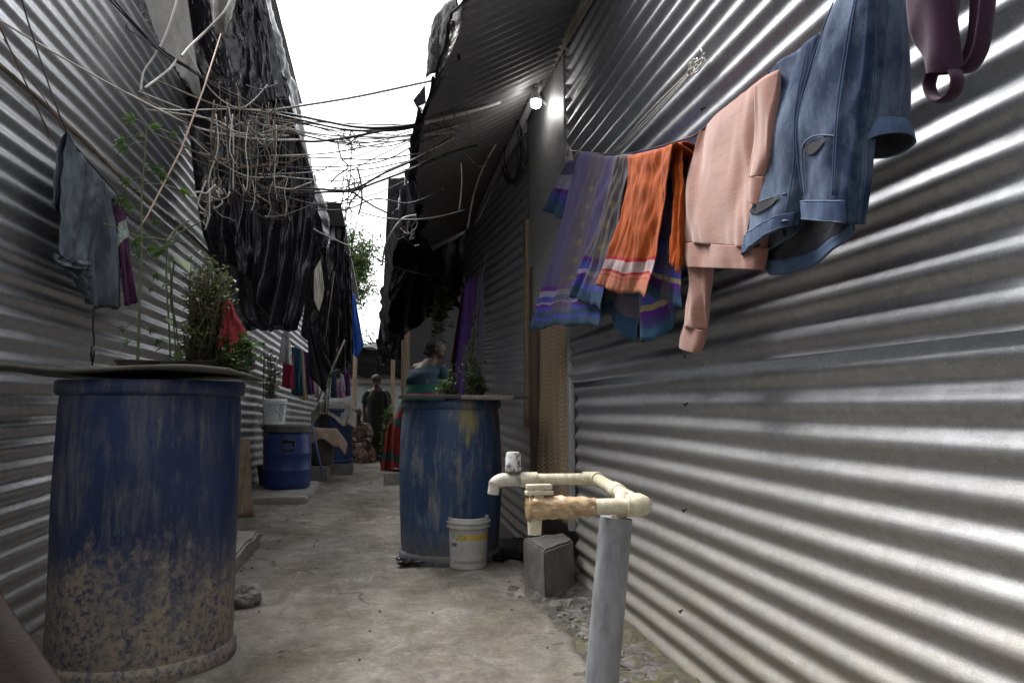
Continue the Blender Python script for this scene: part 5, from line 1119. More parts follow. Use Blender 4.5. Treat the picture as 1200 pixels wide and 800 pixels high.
tangle('lower cable tangle against the pleats of the glossy tarpaulin', 325, 222, 60, 60, 3.05, 28, [M_cord, M_cordb, M_cordw], 4, (0.0016,0.004), 0.55)
tangle('small knot of cables in mid air above the tree', 406, 164, 20, 34, 3.1, 10, [M_cord], 5, (0.002,0.004), 0.4)
tangle('lower small knot of cables in mid air', 412, 222, 24, 44, 3.1, 14, [M_cord, M_cord, M_cordb], 6, (0.002,0.004), 0.5)
tangle('pale cable loops knotted under the right roof edge', 528, 150, 56, 50, 3.35, 14, [M_cordd, M_cordb, M_cord], 7, (0.0012,0.004), 0.45)
tangle('looped grey cables at the awning edge', 480, 264, 26, 34, 4.2, 8, [M_cordd, M_cord], 8, (0.003,0.005), 0.2)
# right side: cords from the beam
wire([(620,106,4.25),(600,140,4.5),(572,185,4.7),(556,225,4.9),(548,268,5.0)], 0.007, M_cordw, 'white cable running down from the right roof beam', group=GA)
wire([(520,158,3.5),(545,180,3.9),(562,196,4.3),(572,186,4.6)], 0.004, M_cordb, 'short brown cord hanging under the dark right roof', group=GA)
wire([(540,192,3.9),(541,215,3.9),(538,248,3.9)], 0.004, M_cordw, 'cord hanging straight down under the right roof', group=GA)
wire([(622,103,4.2),(640,122,4.1),(655,132,4.05),(668,146,3.95)], 0.011, M_cordw, 'grey strap passing in front of the bulb glare on the wall', 'strap', 'strap')
wire([(700,-30,3.3),(686,20,3.5),(668,50,3.7),(645,82,4.0),(632,96,4.15)], 0.003, M_cordw, 'thin grey wire bowing beside the right roof beam', group=GA)
cl_ = MB()
for k in range(9):
    cx = 599+rnd.uniform(-5,5); a0 = rnd.uniform(0,1); pts = []
    for q in range(15):
        a = a0+q/14*2*math.pi; pts.append(P(cx+13*math.sin(a)*rnd.uniform(.7,1.1), 178-38*math.cos(a)*rnd.uniform(.8,1.05), X=XR-0.06-0.006*k))
    cl_.tube(smooth_path(pts, 4), 0.0035, 5)
cl_.build('cable_coil', M_cord, label='coil of black cord hanging on the dark wall left of the bulb', cat='cable coil')
wire([(567,320,5.9),(572,296,5.8),(590,290,5.4),(612,280,4.9),(632,266,4.6)], 0.004, M_cordw, 'grey wire above the checked cloth on the far right wall', 'wire', 'wire')
wire([(660,120,3.9),(640,150,4.2),(618,188,4.6),(610,200,4.7)], 0.0022, M_cord, 'thin black wire on the flat panel below the bulb', 'wire', 'wire')
# more thin cables over the gap
rw = random.Random(21)
for k in range(16):
    y0 = rw.uniform(125, 240); y1 = y0 - rw.uniform(5, 60) if y0 > 170 else y0+rw.uniform(8, 25); x1 = rw.uniform(470, 540); sg = rw.uniform(4, 22)
    m1 = [M_cordd, M_cord, M_cordb, M_cordw][k % 4]
    pts = [(rw.uniform(285, 330), y0, 3.05)] + [(330+(x1-330)*q/4+rw.uniform(-6,6), y0+(y1-y0)*q/4+sg*4*(q/4)*(1-q/4)+rw.uniform(-3,3), 3.05+0.08*q) for q in range(1, 4)] + [(x1, y1, 3.35)]
    wire(pts, rw.uniform(.0025, .005), m1, 'one of many thin cables sagging between the left tangle and the right eave', group='thin sagging cables over the alley gap')
for k in range(8):
    y0 = rw.uniform(100, 200); wire([(rw.uniform(150, 235), y0-rw.uniform(10, 50), 2.95), (rw.uniform(240, 262), y0, 3.0), (rw.uniform(275, 300), y0+rw.uniform(5, 20), 3.0), (rw.uniform(310, 345), y0+rw.uniform(-10, 30), 3.05)], rw.uniform(.003, .006), [M_cordw, M_cordb][k % 2], 'one of several loose cables dropping from the left roof into the tangle', group='loose cables on the left')
# ------------------------------------------------------------------ plants
def leafmat(name, a, b_, rough=0.5):
    m, nt, b = nmat(name)
    oi = nt.nodes.new('ShaderNodeNewGeometry')
    col = ramp(nt, oi.outputs['Random Per Island'], [(0.0, a), (0.5, [(x+y)/2 for x, y in zip(a, b_)]), (1.0, b_)])
    L(nt, col, b, 'Base Color'); L(nt, rough, b, 'Roughness')
    tr = node(nt, 'ShaderNodeBsdfTranslucent', {'Color': col})
    mx = node(nt, 'ShaderNodeMixShader', {0: 0.3, 1: b.outputs[0], 2: tr.outputs[0]})
    nt.links.new(mx.outputs[0], nt.nodes['Material Output'].inputs['Surface']); return m
ML_g = leafmat('green leaves', (0.035,0.075,0.018), (0.10,0.17,0.045))
ML_d = leafmat('dry dark leaves', (0.022,0.040,0.012), (0.085,0.125,0.038))
ML_p = leafmat('pale dry stalks', (0.11,0.10,0.075), (0.26,0.24,0.19))
ML_y = leafmat('yellow green leaves', (0.055,0.085,0.010), (0.20,0.22,0.03))
ML_t = leafmat('tree leaves', (0.035,0.075,0.018), (0.085,0.16,0.045))
M_stem = plain('green stem', [(0.3,(0.05,0.07,0.025)),(0.7,(0.11,0.14,0.05))], 9, 0.7)
M_twig = plain('brown twig', [(0.3,(0.06,0.045,0.03)),(0.7,(0.14,0.115,0.08))], 9, 0.85)
M_pot = plain('dark pot', (0.05,0.045,0.04), 9, 0.7)
M_potg = plain('green pot', (0.015,0.075,0.045), 9, 0.5)
def pot(parent, c, r, h, mat):
    MB().lathe([(0,0),(r*.72,0),(r*.78,0.01),(r,h*.9),(r*1.06,h*.9),(r*1.06,h),(r*.95,h),(r*.9,h*.85),(0,h*.82)], c, 32).build('pot', mat, parent, auto=40)
def rdir(r_, up=0.2):
    a = r_.uniform(0, 6.28); return Vector((math.cos(a), math.sin(a), r_.uniform(-0.5, 0.6)+up))
ztop = 0.972; YB = c1.y+0.22
rr = random.Random(3)
# tall thin climber
t = thing('potted_plant', 'tall thin climber with sparse jagged green leaves before the left wall', 'plant', P(161, 424, Y=YB))
base = P(161, 430, Y=YB); base.z = ztop
pot(t, base, 0.075, 0.05, M_pot)
st = [base+Vector((0,0,.03)), P(163,380,Y=YB), P(164,330,Y=YB), P(166,280,Y=YB), P(166,230,Y=YB), P(170,180,Y=YB), P(172,152,Y=YB)]
lv = MB(); sm = MB().tube(smooth_path(st, 6), [0.0055*(1-0.6*i/36) for i in range(37)], 7)
def biglf(p, d, s):
    for q in range(5):
        a = (q-2)*0.55; d2 = Vector((d.x*math.cos(a)-d.y*math.sin(a)*.4, d.y*math.cos(a)+d.x*math.sin(a)*.4, d.z+math.sin(a)*0.9))
        lv.leaf(p, d2, s*(1-0.18*abs(q-2)), 0.42)
for (x, y, s, dx, dz) in ((158,140,.09,-1,-.1),(176,150,.09,1,.2),(146,165,.11,-.5,-.7),(150,172,.08,-.6,-.5),(200,156,.07,1,-.6),(178,198,.11,1,-.35),(186,206,.09,1,-.5),(152,215,.08,-1,.1),(210,222,.10,1,-.7),(150,232,.11,-.8,-.5),(156,243,.08,-.9,-.3),(178,262,.08,.9,.1),(155,284,.09,.9,-.4),(172,293,.10,1,.1),(178,322,.08,1,-.5),(146,386,.06,-1,.2),(174,388,.06,1,.1),(150,402,.06,-1,.3),(182,402,.06,1,.1),(160,163,.06,.5,.9),(165,300,.06,-.8,.3),(175,340,.05,.9,.2)):
    p = P(x, y, Y=YB+rr.uniform(-.06,.06)); biglf(p, Vector((dx, rr.uniform(-.5,.2), dz)), s*0.6)
    q = poly(st, max(0.05, min(1, (430-y)/280+0.02))); sm.tube(smooth_path([q, (p+q)/2+Vector((0,0,0.012)), p], 3), 0.0016, 4)
sm.build('stem', M_stem, t); lv.build('leaves', ML_g, t, smooth=False)
# second climber with tendrils tied with a rag
t = thing('potted_plant', 'leggy plant with crossing stems and round leaves left of the dry bush', 'plant', P(203, 424, Y=YB+.05))
base = P(203, 430, Y=YB+.05); base.z = ztop; pot(t, base, 0.07, 0.05, M_pot)
sm = MB(); lv = MB()
for pts in ([(200,428),(198,380),(195,330),(196,282)],[(207,428),(203,370),(200,320),(194,284)],[(211,428),(206,380),(200,350),(205,300)],[(195,282),(180,279),(165,278),(140,268),(120,262)],[(194,284),(215,270),(232,262),(240,258)],[(196,283),(205,270),(222,258)]):
    sm.tube(smooth_path([P(a, b_, Y=YB+.05+rr.uniform(-.03,.03)) for a, b_ in pts], 6), 0.0032, 6)
for (x, y, s) in ((201,288,.10),(204,300,.12),(192,290,.07),(210,282,.07),(199,330,.05),(194,372,.05),(188,395,.05),(196,405,.06),(208,410,.06)): 
    p = P(x, y, Y=YB+.02); lv.leaf(p, Vector((rr.uniform(-1,1), -0.4, -0.6)), s, 0.75, 0.1)
sm.build('stem', M_stem, t); lv.build('leaves', ML_g, t, smooth=False)
hang('rag', [(139,262),(147,258)], [(136,290),(151,277)], YB, plain('pale green rag', (0.30,0.36,0.33), 8, 0.9), 'small pale green rag snagged on the climber stems', 'rag', 1.2, 0.01, 3.3)
# dry bush
def bush(label, name, spots, c, n_twig, n_leaf, lm, size, wd=0.4, potc=None, sd=1, pale=None, lowpx=None):
    r_ = random.Random(sd); t = thing(name, label, 'plant', c)
    sm = MB(); lv = MB(); pv = MB()
    tot = sum(s[4] for s in spots)
    for (px, py, w, h, wt, Y) in spots:
        for i in range(int(n_twig*wt/tot)):
            tip = P(px+r_.gauss(0, .42)*w, py+r_.gauss(0, .42)*h, Y=Y+r_.gauss(0, .09)); b0 = Vector(c)+Vector((r_.uniform(-.06,.06), r_.uniform(-.05,.05), 0.03))
            mid = b0.lerp(tip, .55)+Vector((r_.uniform(-.03,.03), r_.uniform(-.03,.03), r_.uniform(-.03,.06)))
            path = smooth_path([b0, mid, tip], 6); sm.tube(path, [0.0026*(1-.7*q/12)+0.0006 for q in range(len(path))], 4)
            for q in range(int(n_leaf)):
                k = r_.uniform(.35, 1.0); p = poly(path, k)+Vector((r_.gauss(0,.012), r_.gauss(0,.012), r_.gauss(0,.012)))
                (pv if pale and r_.random() < pale else lv).leaf(p, rdir(r_), size*r_.uniform(.6,1.4), wd)
    sm.build('twigs', M_twig, t); lv.build('leaves', lm, t, smooth=False)
    if pv.v: pv.build('dry_leaves', ML_p, t, smooth=False)
    if potc: pot(t, Vector(potc[0]), potc[1], potc[2], potc[3])
    return t
bc = P(238, 430, Y=YB+.02); bc.z = ztop
bush('tangled dry bush with small dull leaves on the drum cover', 'potted_bush', [(234,318,26,16,3,YB),(258,326,20,18,4,YB),(262,345,18,18,3,YB),(232,345,24,18,3,YB-.05),(228,385,20,22,3,YB-.05),(248,395,16,18,2,YB-.08),(218,405,14,16,2,YB),(240,305,18,10,1.2,YB)], bc, 190, 15, ML_d, 0.024, 0.55, (bc, 0.09, 0.05, M_pot), 5, 0.08)
gc = P(278, 430, Y=YB+.02); gc.z = ztop - 0.005
bush('small fresh green plant in a green pot at the right end of the drum cover', 'potted_plant', [(272,412,14,11,3,YB-.02),(285,404,13,11,3,YB),(262,420,12,8,1,YB-.03)], gc, 60, 9, ML_g, 0.034, 0.5, (gc, 0.055, 0.085, M_potg), 6)
fc = P(318, 470, Y=7.75); fc.z = 0.055
bush('leafy green plant in a dark pot behind the small lidded drum', 'potted_plant', [(316,418,9,14,3,7.6),(322,434,7,10,2,7.6),(312,402,6,8,1,7.6)], fc, 40, 8, ML_g, 0.06, 0.6, (fc, 0.12, 0.2, M_pot), 7)
# plants on the middle drum
pc_ = Vector((c2.x+0.16, c2.y+0.12, 0.915))
bush('straggly green plant standing on the middle drum cover', 'potted_plant', [(552,440,11,14,3,c2.y+.1),(546,415,6,12,1.5,c2.y+.1),(558,448,12,8,3,c2.y+.1),(553,392,5,14,1,c2.y+.12),(566,452,10,5,1,c2.y+.1)], pc_, 60, 8, ML_g, 0.030, 0.6, (pc_, 0.06, 0.04, M_pot), 8)
pd = Vector((c2.x+0.0, c2.y+0.05, 0.915))
bush('small rounded green herb on the left half of the middle drum cover', 'potted_plant', [(523,452,5,4,2,c2.y),(513,457,7,2.5,1,c2.y),(529,430,4,10,.6,c2.y)], pd, 28, 8, ML_g, 0.026, 0.7, (pd, 0.045, 0.03, M_pot), 9)
# yellow green creeper near the dark tarpaulin
vc = P(522, 338, Y=6.75)
t = bush('yellow green creeper hanging in the shade over the woman in blue', 'creeper', [(521,362,9,10,3,6.7),(514,380,8,12,3,6.7),(518,392,9,8,2,6.7),(508,390,6,6,1,6.7)], vc, 26, 9, ML_y, 0.085, 0.7, None, 10)
wv_ = bush('dark leafy shrub between the standing woman and the red sari', 'shrub', [(456,478,6,12,3,10.6),(452,500,6,14,3,10.6),(458,515,5,10,2,10.6)], (P(455,520,Y=10.6).x, 10.6, gz(10.6)), 50, 9, ML_g, 0.07, 0.5, ((P(455,520,Y=10.6).x, 10.6, gz(10.6)), 0.13, 0.2, M_pot), 11)
bush('thin green weed hanging against the far left wall', 'plant', [(385,412,4,9,2,9.6),(386,432,4,8,2,9.6)], (P(378,440,Y=9.6).x, 9.75, 0.55), 16, 7, ML_g, 0.05, 0.5, None, 12)
# ------------------------------------------------------------------ trees behind
def tree(label, base, crown, rad, n_limb, n_leaf, size, sd, lean=0.0):
    r_ = random.Random(sd); base = Vector(base); crown = Vector(crown); t = thing('tree', label, 'tree', base)
    tr = MB(); pth = smooth_path([base, base.lerp(crown, .4)+Vector((.15,0,0)), base.lerp(crown, .8), crown+Vector((0,0,rad[2]*.3))], 6)
    tr.tube(pth, [0.11*(1-.8*i/len(pth))+.01 for i in range(len(pth))], 10)
    lv = MB()
    for i in range(n_limb):
        d = Vector((r_.gauss(0,1), r_.gauss(0,1), r_.gauss(0,1))).normalized(); k = r_.uniform(.35,1)**.6
        tip = crown+Vector((d.x*rad[0]*k, d.y*rad[1]*k, d.z*rad[2]*k)); s0 = poly(pth, r_.uniform(.5,1))
        lp = smooth_path([s0, s0.lerp(tip,.5)+Vector((0,0,.15)), tip, tip+Vector((d.x*.15,d.y*.15,-.12))], 4)
        tr.tube(lp, [0.022*(1-.9*q/len(lp))+.003 for q in range(len(lp))], 5)
        for q in range(n_leaf):
            p = poly(lp, r_.uniform(.45,1))+Vector((r_.gauss(0,.11),r_.gauss(0,.11),r_.gauss(0,.09)))
            lv.leaf(p, Vector((r_.gauss(0,1), r_.gauss(0,1), r_.uniform(-1.2,.3))), size*r_.uniform(.6,1.4), .34)
    tr.build('trunk', M_twig, t); lv.build('crown', ML_t, t, smooth=False); return t
tree('feathery light green tree rising behind the far left roofs', (-1.2,19,gz(19)), (-1.08,19,4.65), (1.05,1.1,1.45), 110, 60, 0.15, 4)
tree('low green tree seen through the gap at the end of the alley', (0.2,24,gz(24)), (0.2,24,2.5), (2.2,1.2,0.9), 60, 40, 0.17, 6)
# ------------------------------------------------------------------ people
M_skin = plain('dark brown skin', [(0.3,(0.045,0.022,0.013)),(0.7,(0.075,0.040,0.026))], 9, 0.6, bmp=0.05, fine=0.05)
M_hair = plain('black hair', [(0.3,(0.010,0.009,0.009)),(0.7,(0.020,0.018,0.017))], 20, 0.75, bmp=0.6, bscale=60, stretch=(1,1,0.4))
M_hairg = plain('greying hair', [(0.35,(0.012,0.012,0.012)),(0.7,(0.035,0.033,0.032))], 26, 0.75, bmp=0.6, bscale=70)
M_eye = plain('eye', (0.25,0.24,0.22), 9, 0.3, bmp=0)
def limb(mb, pts, rs, n=14):
    pp = smooth_path(pts, 5); m = len(pp)
    rr_ = [rs[min(int(i/(m-1)*(len(rs)-1)), len(rs)-2)]*(1-(i/(m-1)*(len(rs)-1)-min(int(i/(m-1)*(len(rs)-1)), len(rs)-2))) + rs[min(int(i/(m-1)*(len(rs)-1)), len(rs)-2)+1]*(i/(m-1)*(len(rs)-1)-min(int(i/(m-1)*(len(rs)-1)), len(rs)-2)) for i in range(m)]
    mb.tube(pp, rr_, n); mb.ball(pts[0], rs[0], 12, 8); mb.ball(pts[-1], rs[-1], 12, 8)
def head(mb, c, fw, r=0.098):
    """skull, jaw, nose, lips, ears, brow around c; fw = facing direction"""
    fw = Vector(fw).normalized(); s = fw.cross(Vector((0,0,1))).normalized(); u = s.cross(fw).normalized(); c = Vector(c)
    mb.ball(c+u*0.018, (r*.80, r*.80, r*1.02), 18, 14); mb.ball(c-fw*0.018+u*.022, (r*.84,r*.84,r*.86), 16, 12)
    mb.ball(c+fw*0.030-u*0.055, (r*.52,r*.52,r*.50), 14, 10)
    mb.tube([c+fw*(r*.78)+u*.012, c+fw*(r*.98)-u*.018, c+fw*(r*.80)-u*.026], [.009,.016,.010], 8)
    mb.ball(c+fw*(r*.78)-u*.052, (.020,.020,.009), 10, 6); mb.ball(c+fw*(r*.76)-u*.066, (.018,.018,.009), 10, 6)
    for k in (-1, 1):
        mb.ball(c+s*k*r*.80-fw*.008-u*.006, (.014,.018,.026), 10, 8)
        mb.ball(c+fw*(r*.70)+s*k*.032+u*.030, (.020,.014,.009), 8, 6)
    return s, u, fw
def hand(mb, wrist, d, palm_n, sz=0.17, curl=0.5):
    d = Vector(d).normalized(); pn = Vector(palm_n); pn = (pn-d*pn.dot(d)).normalized(); s = d.cross(pn)
    w = Vector(wrist); mb.ball(w+d*sz*.25, (sz*.24, sz*.24, sz*.24), 10, 8); mb.tube([w, w+d*sz*.5], [sz*.17, sz*.22], 10, flat=0.6)
    for k, ln in enumerate((.42,.50,.47,.36)):
        b0 = w+d*sz*.48+s*(k-1.5)*sz*.125; b1 = b0+(d*(1-.2*curl)+pn*.4*curl).normalized()*sz*ln*.5; b2 = b1+(d*(1-curl)+pn*curl*1.1).normalized()*sz*ln*.5
        mb.tube([b0, b1, b2], [sz*.058, sz*.052, sz*.042], 7)
    b0 = w+d*sz*.18-s*sz*.2; mb.tube([b0, b0+(d*.6-s*.7).normalized()*sz*.22, b0+(d*.9-s*.5+pn*.4).normalized()*sz*.42], [sz*.07, sz*.062, sz*.048], 7)
def eyes(par, c, fw, r=0.098):
    fw = Vector(fw).normalized(); s = fw.cross(Vector((0,0,1))).normalized(); u = s.cross(fw).normalized()
    mb = MB()
    for k in (-1, 1): mb.ball(Vector(c)+fw*(r*.70)+s*k*.032+u*.014, (.012,.012,.008), 10, 8)
    mb.build('eyes', M_eye, par)
    mb = MB()
    for k in (-1, 1): mb.ball(Vector(c)+fw*(r*.70+.009)+s*k*.032+u*.014, (.005,.005,.006), 8, 6)
    mb.build('pupils', M_hair, par)
def skirt(c_top, c_bot, r_top, r_bot, n=72, m=30, folds=11, amp=0.05, seed=0, sx=1.0, sy=0.8, bulge=0.0):
    ct, cb = Vector(c_top), Vector(c_bot)
    def fn(u, v):
        a = 2*math.pi*u; k = v
        r = (r_top+(r_bot-r_top)*(k**0.8))*(1+bulge*math.sin(math.pi*k))
        r *= 1+amp*k*(math.sin(folds*a+2*nz(math.cos(a)*2, k*2, seed)) + 0.8*nz(math.cos(a)*3+seed, math.sin(a)*3, k*2))
        p = ct.lerp(cb, k); return p+Vector((math.cos(a)*r*sx, math.sin(a)*r*sy, 0.012*math.sin(a*5)*k))
    return MB().grid(fn, n, m)

# ---- woman standing at the end in a dark green sari
f = P(440, 537, Y=13.0); base = Vector((f.x, 13.0, gz(13.0))); Hh = 1.50; o = base
mb = MB()
hc = o+Vector((-0.01,-0.02,Hh-0.115)); fwv = Vector((0.05,-1,-0.05))
head(mb, hc, fwv, 0.092)
limb(mb, [hc+Vector((0,.012,-.07)), o+Vector((0,.01,Hh-.27))], [.047,.055])
limb(mb, [o+Vector((0,.01,Hh-.30)), o+Vector((0,0,Hh-.48)), o+Vector((0,0,.85)), o+Vector((0,0,.72))], [.11,.135,.13,.15])
limb(mb, [o+Vector((-.14,.01,Hh-.315)), o+Vector((.14,.01,Hh-.315))], [.055,.055])
for k in (-1, 1):
    sh = o+Vector((k*.175,.01,Hh-.33)); el = o+Vector((k*.215,.03,Hh-.58)); wr = o+Vector((k*.215,-.06,Hh-.80))
    limb(mb, [sh, el, wr], [.050,.040,.027]); hand(mb, wr, (0.02*k,-.25,-1), (-k,0,0), .16)
    limb(mb, [o+Vector((k*.085,0,.74)), o+Vector((k*.085,-.01,.42)), o+Vector((k*.085,.02,.06))], [.085,.06,.038])
    limb(mb, [o+Vector((k*.085,.02,.035)), o+Vector((k*.09,-.13,.022))], [.038,.026])
w1 = remeshed(mb, 'person', M_skin, 0.011, origin=o, label='woman in a dark green sari standing at the far end of the alley', cat='person')
eyes(w1, hc, fwv, .092)
M_sarg = band_mat('dark olive sari', [(0,(0.016,0.019,0.012))], mottle=0.4, sheen=0.1)
M_blg = plain('green blouse', (0.007,0.032,0.019), 9, 0.85)
skirt(o+Vector((0,0,.92)), o+Vector((0,0,.03)), .165, .25, amp=.06, folds=9, seed=2, sx=1.0, sy=.78, bulge=.05).build('sari_skirt', M_sarg, w1)
def torso_wrap(u, v):
    a = 2*math.pi*u; z = .90+v*(Hh-.29-.90); w = .165-.01*math.sin(v*3.1)+0.035*v*(1-v)*2; 
    if v > .75: w *= 1-.28*((v-.75)/.25)
    return o+Vector((math.cos(a)*w*1.02, math.sin(a)*(w*.82), z))*1.0+Vector((0,0,.02*math.sin(a+v*3)))+Vector((math.cos(a),math.sin(a),0))*(.007*math.sin(14*v+3*a))
MB().grid(torso_wrap, 48, 24).build('sari_wrap', M_sarg, w1)
MB().grid(lambda u, v: o+Vector((.06+.22*u*(0.45+.55*v)+.02*math.sin(v*7), -.135-.02*math.sin(u*9)+.06*u, Hh-.29-v*.86+.02*u)), 16, 40).build('sari_end', M_sarg, w1, solid=.006)
for k in (-1, 1):
    mb = MB(); mb.tube(smooth_path([o+Vector((k*.13,.01,Hh-.30)), o+Vector((k*.185,.012,Hh-.36)), o+Vector((k*.207,.024,Hh-.50))], 5), [.062]*6+[.064]*4+[.056], 18); mb.build('sleeve', M_blg, w1)
mb = MB(); mb.ball(hc+Vector((0,.018,.046)), (.092,.096,.090), 22, 14, .10, 2); mb.ball(hc+Vector((0,.10,-.02)), (.05,.045,.045), 14, 10, .1, 3)
hb = mb.build('hair', M_hair, w1)

# ---- woman sitting on the ground beside her in patterned brown
sb = P(421, 527, Y=12.6); o = Vector((sb.x-0.02, 12.6, gz(12.6)))
mb = MB(); hc2 = o+Vector((-.02,-.02,.80)); fw2 = Vector((.55,-.8,-.1))
head(mb, hc2, fw2, .09); limb(mb, [hc2+Vector((0,.01,-.07)), o+Vector((-.02,.03,.66))], [.045,.05])
limb(mb, [o+Vector((-.02,.03,.62)), o+Vector((0,.06,.40)), o+Vector((0,.08,.16))], [.105,.13,.16]); limb(mb, [o+Vector((-.15,.03,.61)), o+Vector((.13,.03,.61))], [.055,.055])
for k in (-1, 1):
    sh = o+Vector((k*.17,.03,.60)); el = o+Vector((k*.20,-.08,.38)); wr = o+Vector((k*.12+.04,-.28,.40))
    limb(mb, [sh, el, wr], [.048,.038,.026]); hand(mb, wr, (.35,-.8,-.1), (0,0,-1), .15)
    kn = o+Vector((k*.17,-.26,.30)); limb(mb, [o+Vector((k*.09,.06,.14)), kn, o+Vector((k*.10,-.24,.06))], [.09,.065,.04]); limb(mb, [o+Vector((k*.10,-.24,.035)), o+Vector((k*.11,-.36,.025))], [.036,.026])
w3 = remeshed(mb, 'person', M_skin, 0.011, origin=o, label='person in patterned brown clothes sitting low beside the standing woman', cat='person')
eyes(w3, hc2, fw2, .09)
m, nt, b = nmat('brown patterned cloth'); L(nt, ramp(nt, fnoise(nt, coords(nt), 17, 4, .7, 1.0), [(.40,(.045,.022,.018)),(.50,(.17,.085,.06)),(.58,(.30,.23,.19))]), b, 'Base Color'); L(nt, .9, b, 'Roughness'); M_pat = m
MB().grid(lambda u, v: o+Vector((math.cos(2*math.pi*u)*(.155+.03*math.sin(v*3)), .05+math.sin(2*math.pi*u)*(.13+.02*math.sin(v*3))+.03*(1-v), .18+v*.46)), 36, 18).build('tunic', M_pat, w3)
skirt(o+Vector((0,-.06,.34)), o+Vector((0,-.10,.015)), .20, .30, 60, 20, 8, .07, 5, 1.0, 1.05, .12).build('skirt', M_pat, w3)
for k in (-1, 1):
    MB().tube(smooth_path([o+Vector((k*.13,.03,.615)), o+Vector((k*.18,.01,.54)), o+Vector((k*.20,-.05,.43))], 5), .062, 16).build('sleeve', M_pat, w3)
mb = MB(); mb.ball(hc2+Vector((-.01,.022,.035)), (.086,.088,.083), 20, 12, .06, 4); mb.build('hair', M_hair, w3)

# ---- woman in a blue blouse, back to us, looking over her shoulder, half hidden by the drum
Y2 = 8.35; base = P(494, 545, Y=Y2); zb = 0.13
hd_ = P(512, 409, Y=Y2); wst = P(498, 456, Y=Y2-.02); nk = P(503, 426, Y=Y2); hip = P(490, 474, Y=Y2); ft_ = P(474, 540, Y=Y2)
o = Vector((ft_.x+.05, Y2, zb)); mb = MB(); fw = Vector((.92,-.38,-.10))
head(mb, hd_+Vector((.01,0,0)), fw, .105)
limb(mb, [hd_+Vector((-.01,.0,-.07)), nk+Vector((0,.0,.0))], [.050,.058])
limb(mb, [nk+Vector((-.0,0,-.03)), nk.lerp(wst,.5)+Vector((-.04,0,0)), wst, hip], [.10,.155,.15,.175])
shl = nk+Vector((-.15,0,-.06)); shr = nk+Vector((.14,-.02,-.05)); limb(mb, [shl, nk+Vector((0,0,-.045)), shr], [.062,.08,.062])
el = nk+Vector((.20,-.06,-.30)); wr = nk+Vector((.30,.05,-.50)); limb(mb, [shr, el, wr], [.056,.044,.030]); hand(mb, wr, (.6,.3,-.7), (-1,0,0), .16)
el = nk+Vector((-.22,.10,-.26)); wr = nk+Vector((-.10,.26,-.36)); limb(mb, [shl, el, wr], [.054,.043,.030]); hand(mb, wr, (.7,.6,0), (0,0,-1), .16)
for k in (-1, 1):
    h0 = hip+Vector((k*.09,0,-.02)); f0 = Vector((o.x+k*.09, Y2-.03, zb+.05)); limb(mb, [h0, h0.lerp(f0,.5)+Vector((.02,-.02,0)), f0], [.10,.068,.04]); limb(mb, [f0+Vector((0,0,-.012)), f0+Vector((.05,.12,-.025))], [.038,.026])
w2 = remeshed(mb, 'person', M_skin, 0.012, origin=o, label='woman in a blue blouse and red green sari turning away behind the middle drum', cat='person')
eyes(w2, hd_+Vector((.01,0,0)), fw, .105)
M_blu = plain('teal blue blouse', [(0.3,(0.007,0.022,0.040)),(0.7,(0.014,0.046,0.074))], 6, .85, bmp=.4, bscale=22, bdist=.01)  # darkened so that the cloth colour carries the shade around her
def blouse(u, v):
    a = 2*math.pi*u; p = (nk+Vector((0,0,-.012))).lerp(wst, v)+Vector((-.045*math.sin(v*3.14),0,0)); w = .135+.05*min(1, v*3)-.012*max(0, v-.7)*3
    if v < .12: w *= .92+.08*v/.12
    return p+Vector((math.cos(a)*w*(1.05+.38*max(0, 1-v*3.2)), math.sin(a)*w*.86, -.05*abs(math.cos(a))*(1-min(1, v*3))))+Vector((math.cos(a),math.sin(a),0))*.006*math.sin(11*v+2*a)
MB().grid(blouse, 48, 22).build('blouse', M_blu, w2)
MB().tube(smooth_path([shr+Vector((-.05,0,0)), shr+Vector((.03,-.02,-.06)), shr.lerp(nk+Vector((.20,-.06,-.30)), .75)], 5), .068, 18).build('sleeve', M_blu, w2)
MB().tube(smooth_path([shl+Vector((.05,0,0)), shl+Vector((-.02,.02,-.06)), shl.lerp(nk+Vector((-.22,.10,-.26)), .75)], 5), .066, 18).build('sleeve', M_blu, w2)
M_rg = band_mat('red and green sari', [(0,(.008,.065,.048)),(.10,(.16,.012,.028)),(.15,(.008,.07,.05)),(.30,(.18,.014,.018)),(.40,(.012,.06,.05)),(.5,(.20,.022,.013)),(.86,(.012,.05,.05)),(.93,(.20,.024,.015))], mottle=.45)  # bands darkened too, shade of her surroundings put into the colour
skirt(wst+Vector((-.01,0,.05)), Vector((o.x, Y2, zb+.03)), .185, .27, 80, 40, 9, .06, 7, 1.05, .9, .10).build('sari_skirt', M_rg, w2)
MB().grid(lambda u, v: Vector((P(464-9*v**0.7+u*(5+10*v), 0, Y=Y2-.2).x, Y2-.20-.05*v-.03*math.sin(u*9+v)-.02*nz(u*6, v*3), .66-.51*v+.05*u*(1-v))), 24, 30).build('sari_pleats', band_mat('red sari pleats', [(0,(.17,.018,.009)),(.62,(.014,.035,.04)),(.80,(.16,.016,.012))], mottle=.5), w2, solid=.01)
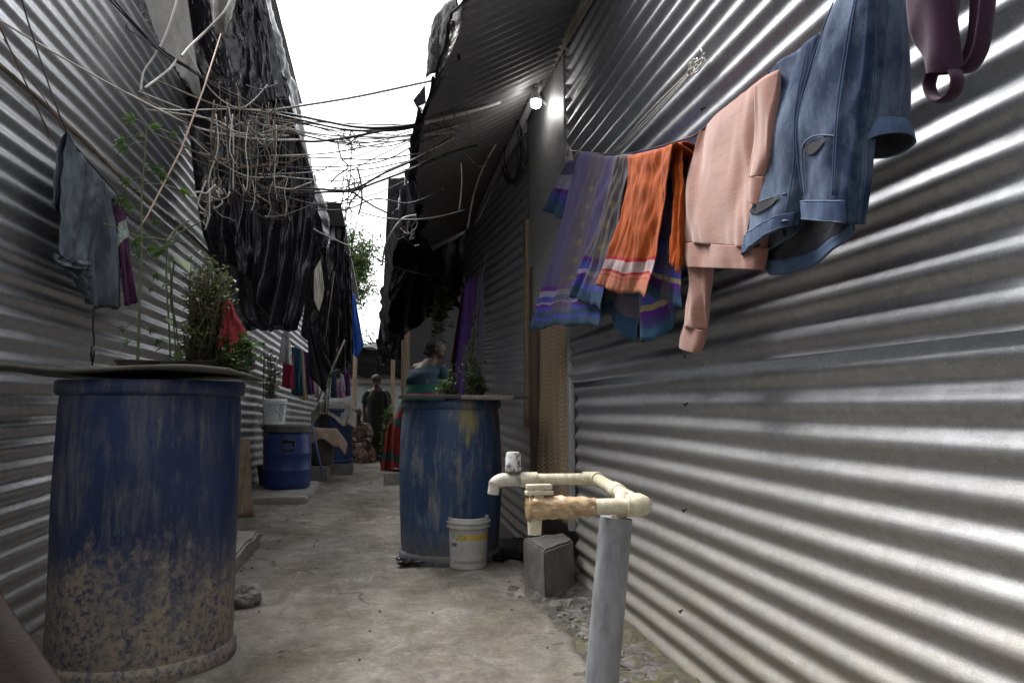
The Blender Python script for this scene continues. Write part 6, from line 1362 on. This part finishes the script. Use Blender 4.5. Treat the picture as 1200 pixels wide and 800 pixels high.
mb = MB(); mb.ball(hd_+Vector((-.025,.02,.035)), (.110,.112,.108), 26, 18, .22, 6); mb.ball(hd_+Vector((-.10,.03,-.01)), (.06,.06,.07), 16, 12, .3, 7); mb.build('hair', M_hairg, w2)
# white scrap caught on the shrub
mb = MB(); q = P(459, 500, Y=10.3)
mb.grid(lambda u, v: q+Vector(((u-.5)*.12, .02*nz(u*5,v*5), (v-.5)*.09*(.4+u)+.03*nz(u*6, v*6, 2))), 10, 8); mb.build('plastic_bag', plain('white plastic', (.65,.65,.66), 9, .5), solid=.003, label='small white plastic scrap caught on the dark shrub', cat='plastic bag')
# ------------------------------------------------------------------ light: an overcast noon
w = bpy.data.worlds.new('World'); SC.world = w; w.use_nodes = True
nt = w.node_tree; bg = nt.nodes['Background']
sky = nt.nodes.new('ShaderNodeTexSky'); sky.sky_type = 'NISHITA'; sky.sun_disc = False
EL, AZ = R(62), R(-45)                       # sun behind cloud, over the left roofs
sky.sun_elevation = EL; sky.sun_rotation = AZ; sky.air_density = 1.0; sky.dust_density = 4.0; sky.ozone_density = 1.0
hs = node(nt, 'ShaderNodeHueSaturation', {'Saturation': 0.12, 'Color': sky.outputs[0]})
nt.links.new(hs.outputs[0], bg.inputs['Color']); bg.inputs['Strength'].default_value = 0.15
sd = bpy.data.lights.new('sun', 'SUN'); sd.energy = 0.9; sd.angle = R(30); sd.color = (1.0, 0.985, 0.96)
so_ = bpy.data.objects.new('sun', sd); C.objects.link(so_)
dv = Vector((math.sin(AZ)*math.cos(EL), math.cos(AZ)*math.cos(EL), math.sin(EL)))
so_.rotation_euler = dv.to_track_quat('Z', 'Y').to_euler(); so_.location = (0, 3, 12)
vs = SC.view_settings; SC.display_settings.display_device = 'sRGB'
vs.view_transform = 'Standard'; vs.look = 'None'; vs.gamma = 1; vs.exposure = 1.80; vs.use_curve_mapping = False
SC.cycles.max_bounces = 8; SC.cycles.diffuse_bounces = 4; SC.cycles.glossy_bounces = 4
SC.cycles.use_denoising = True
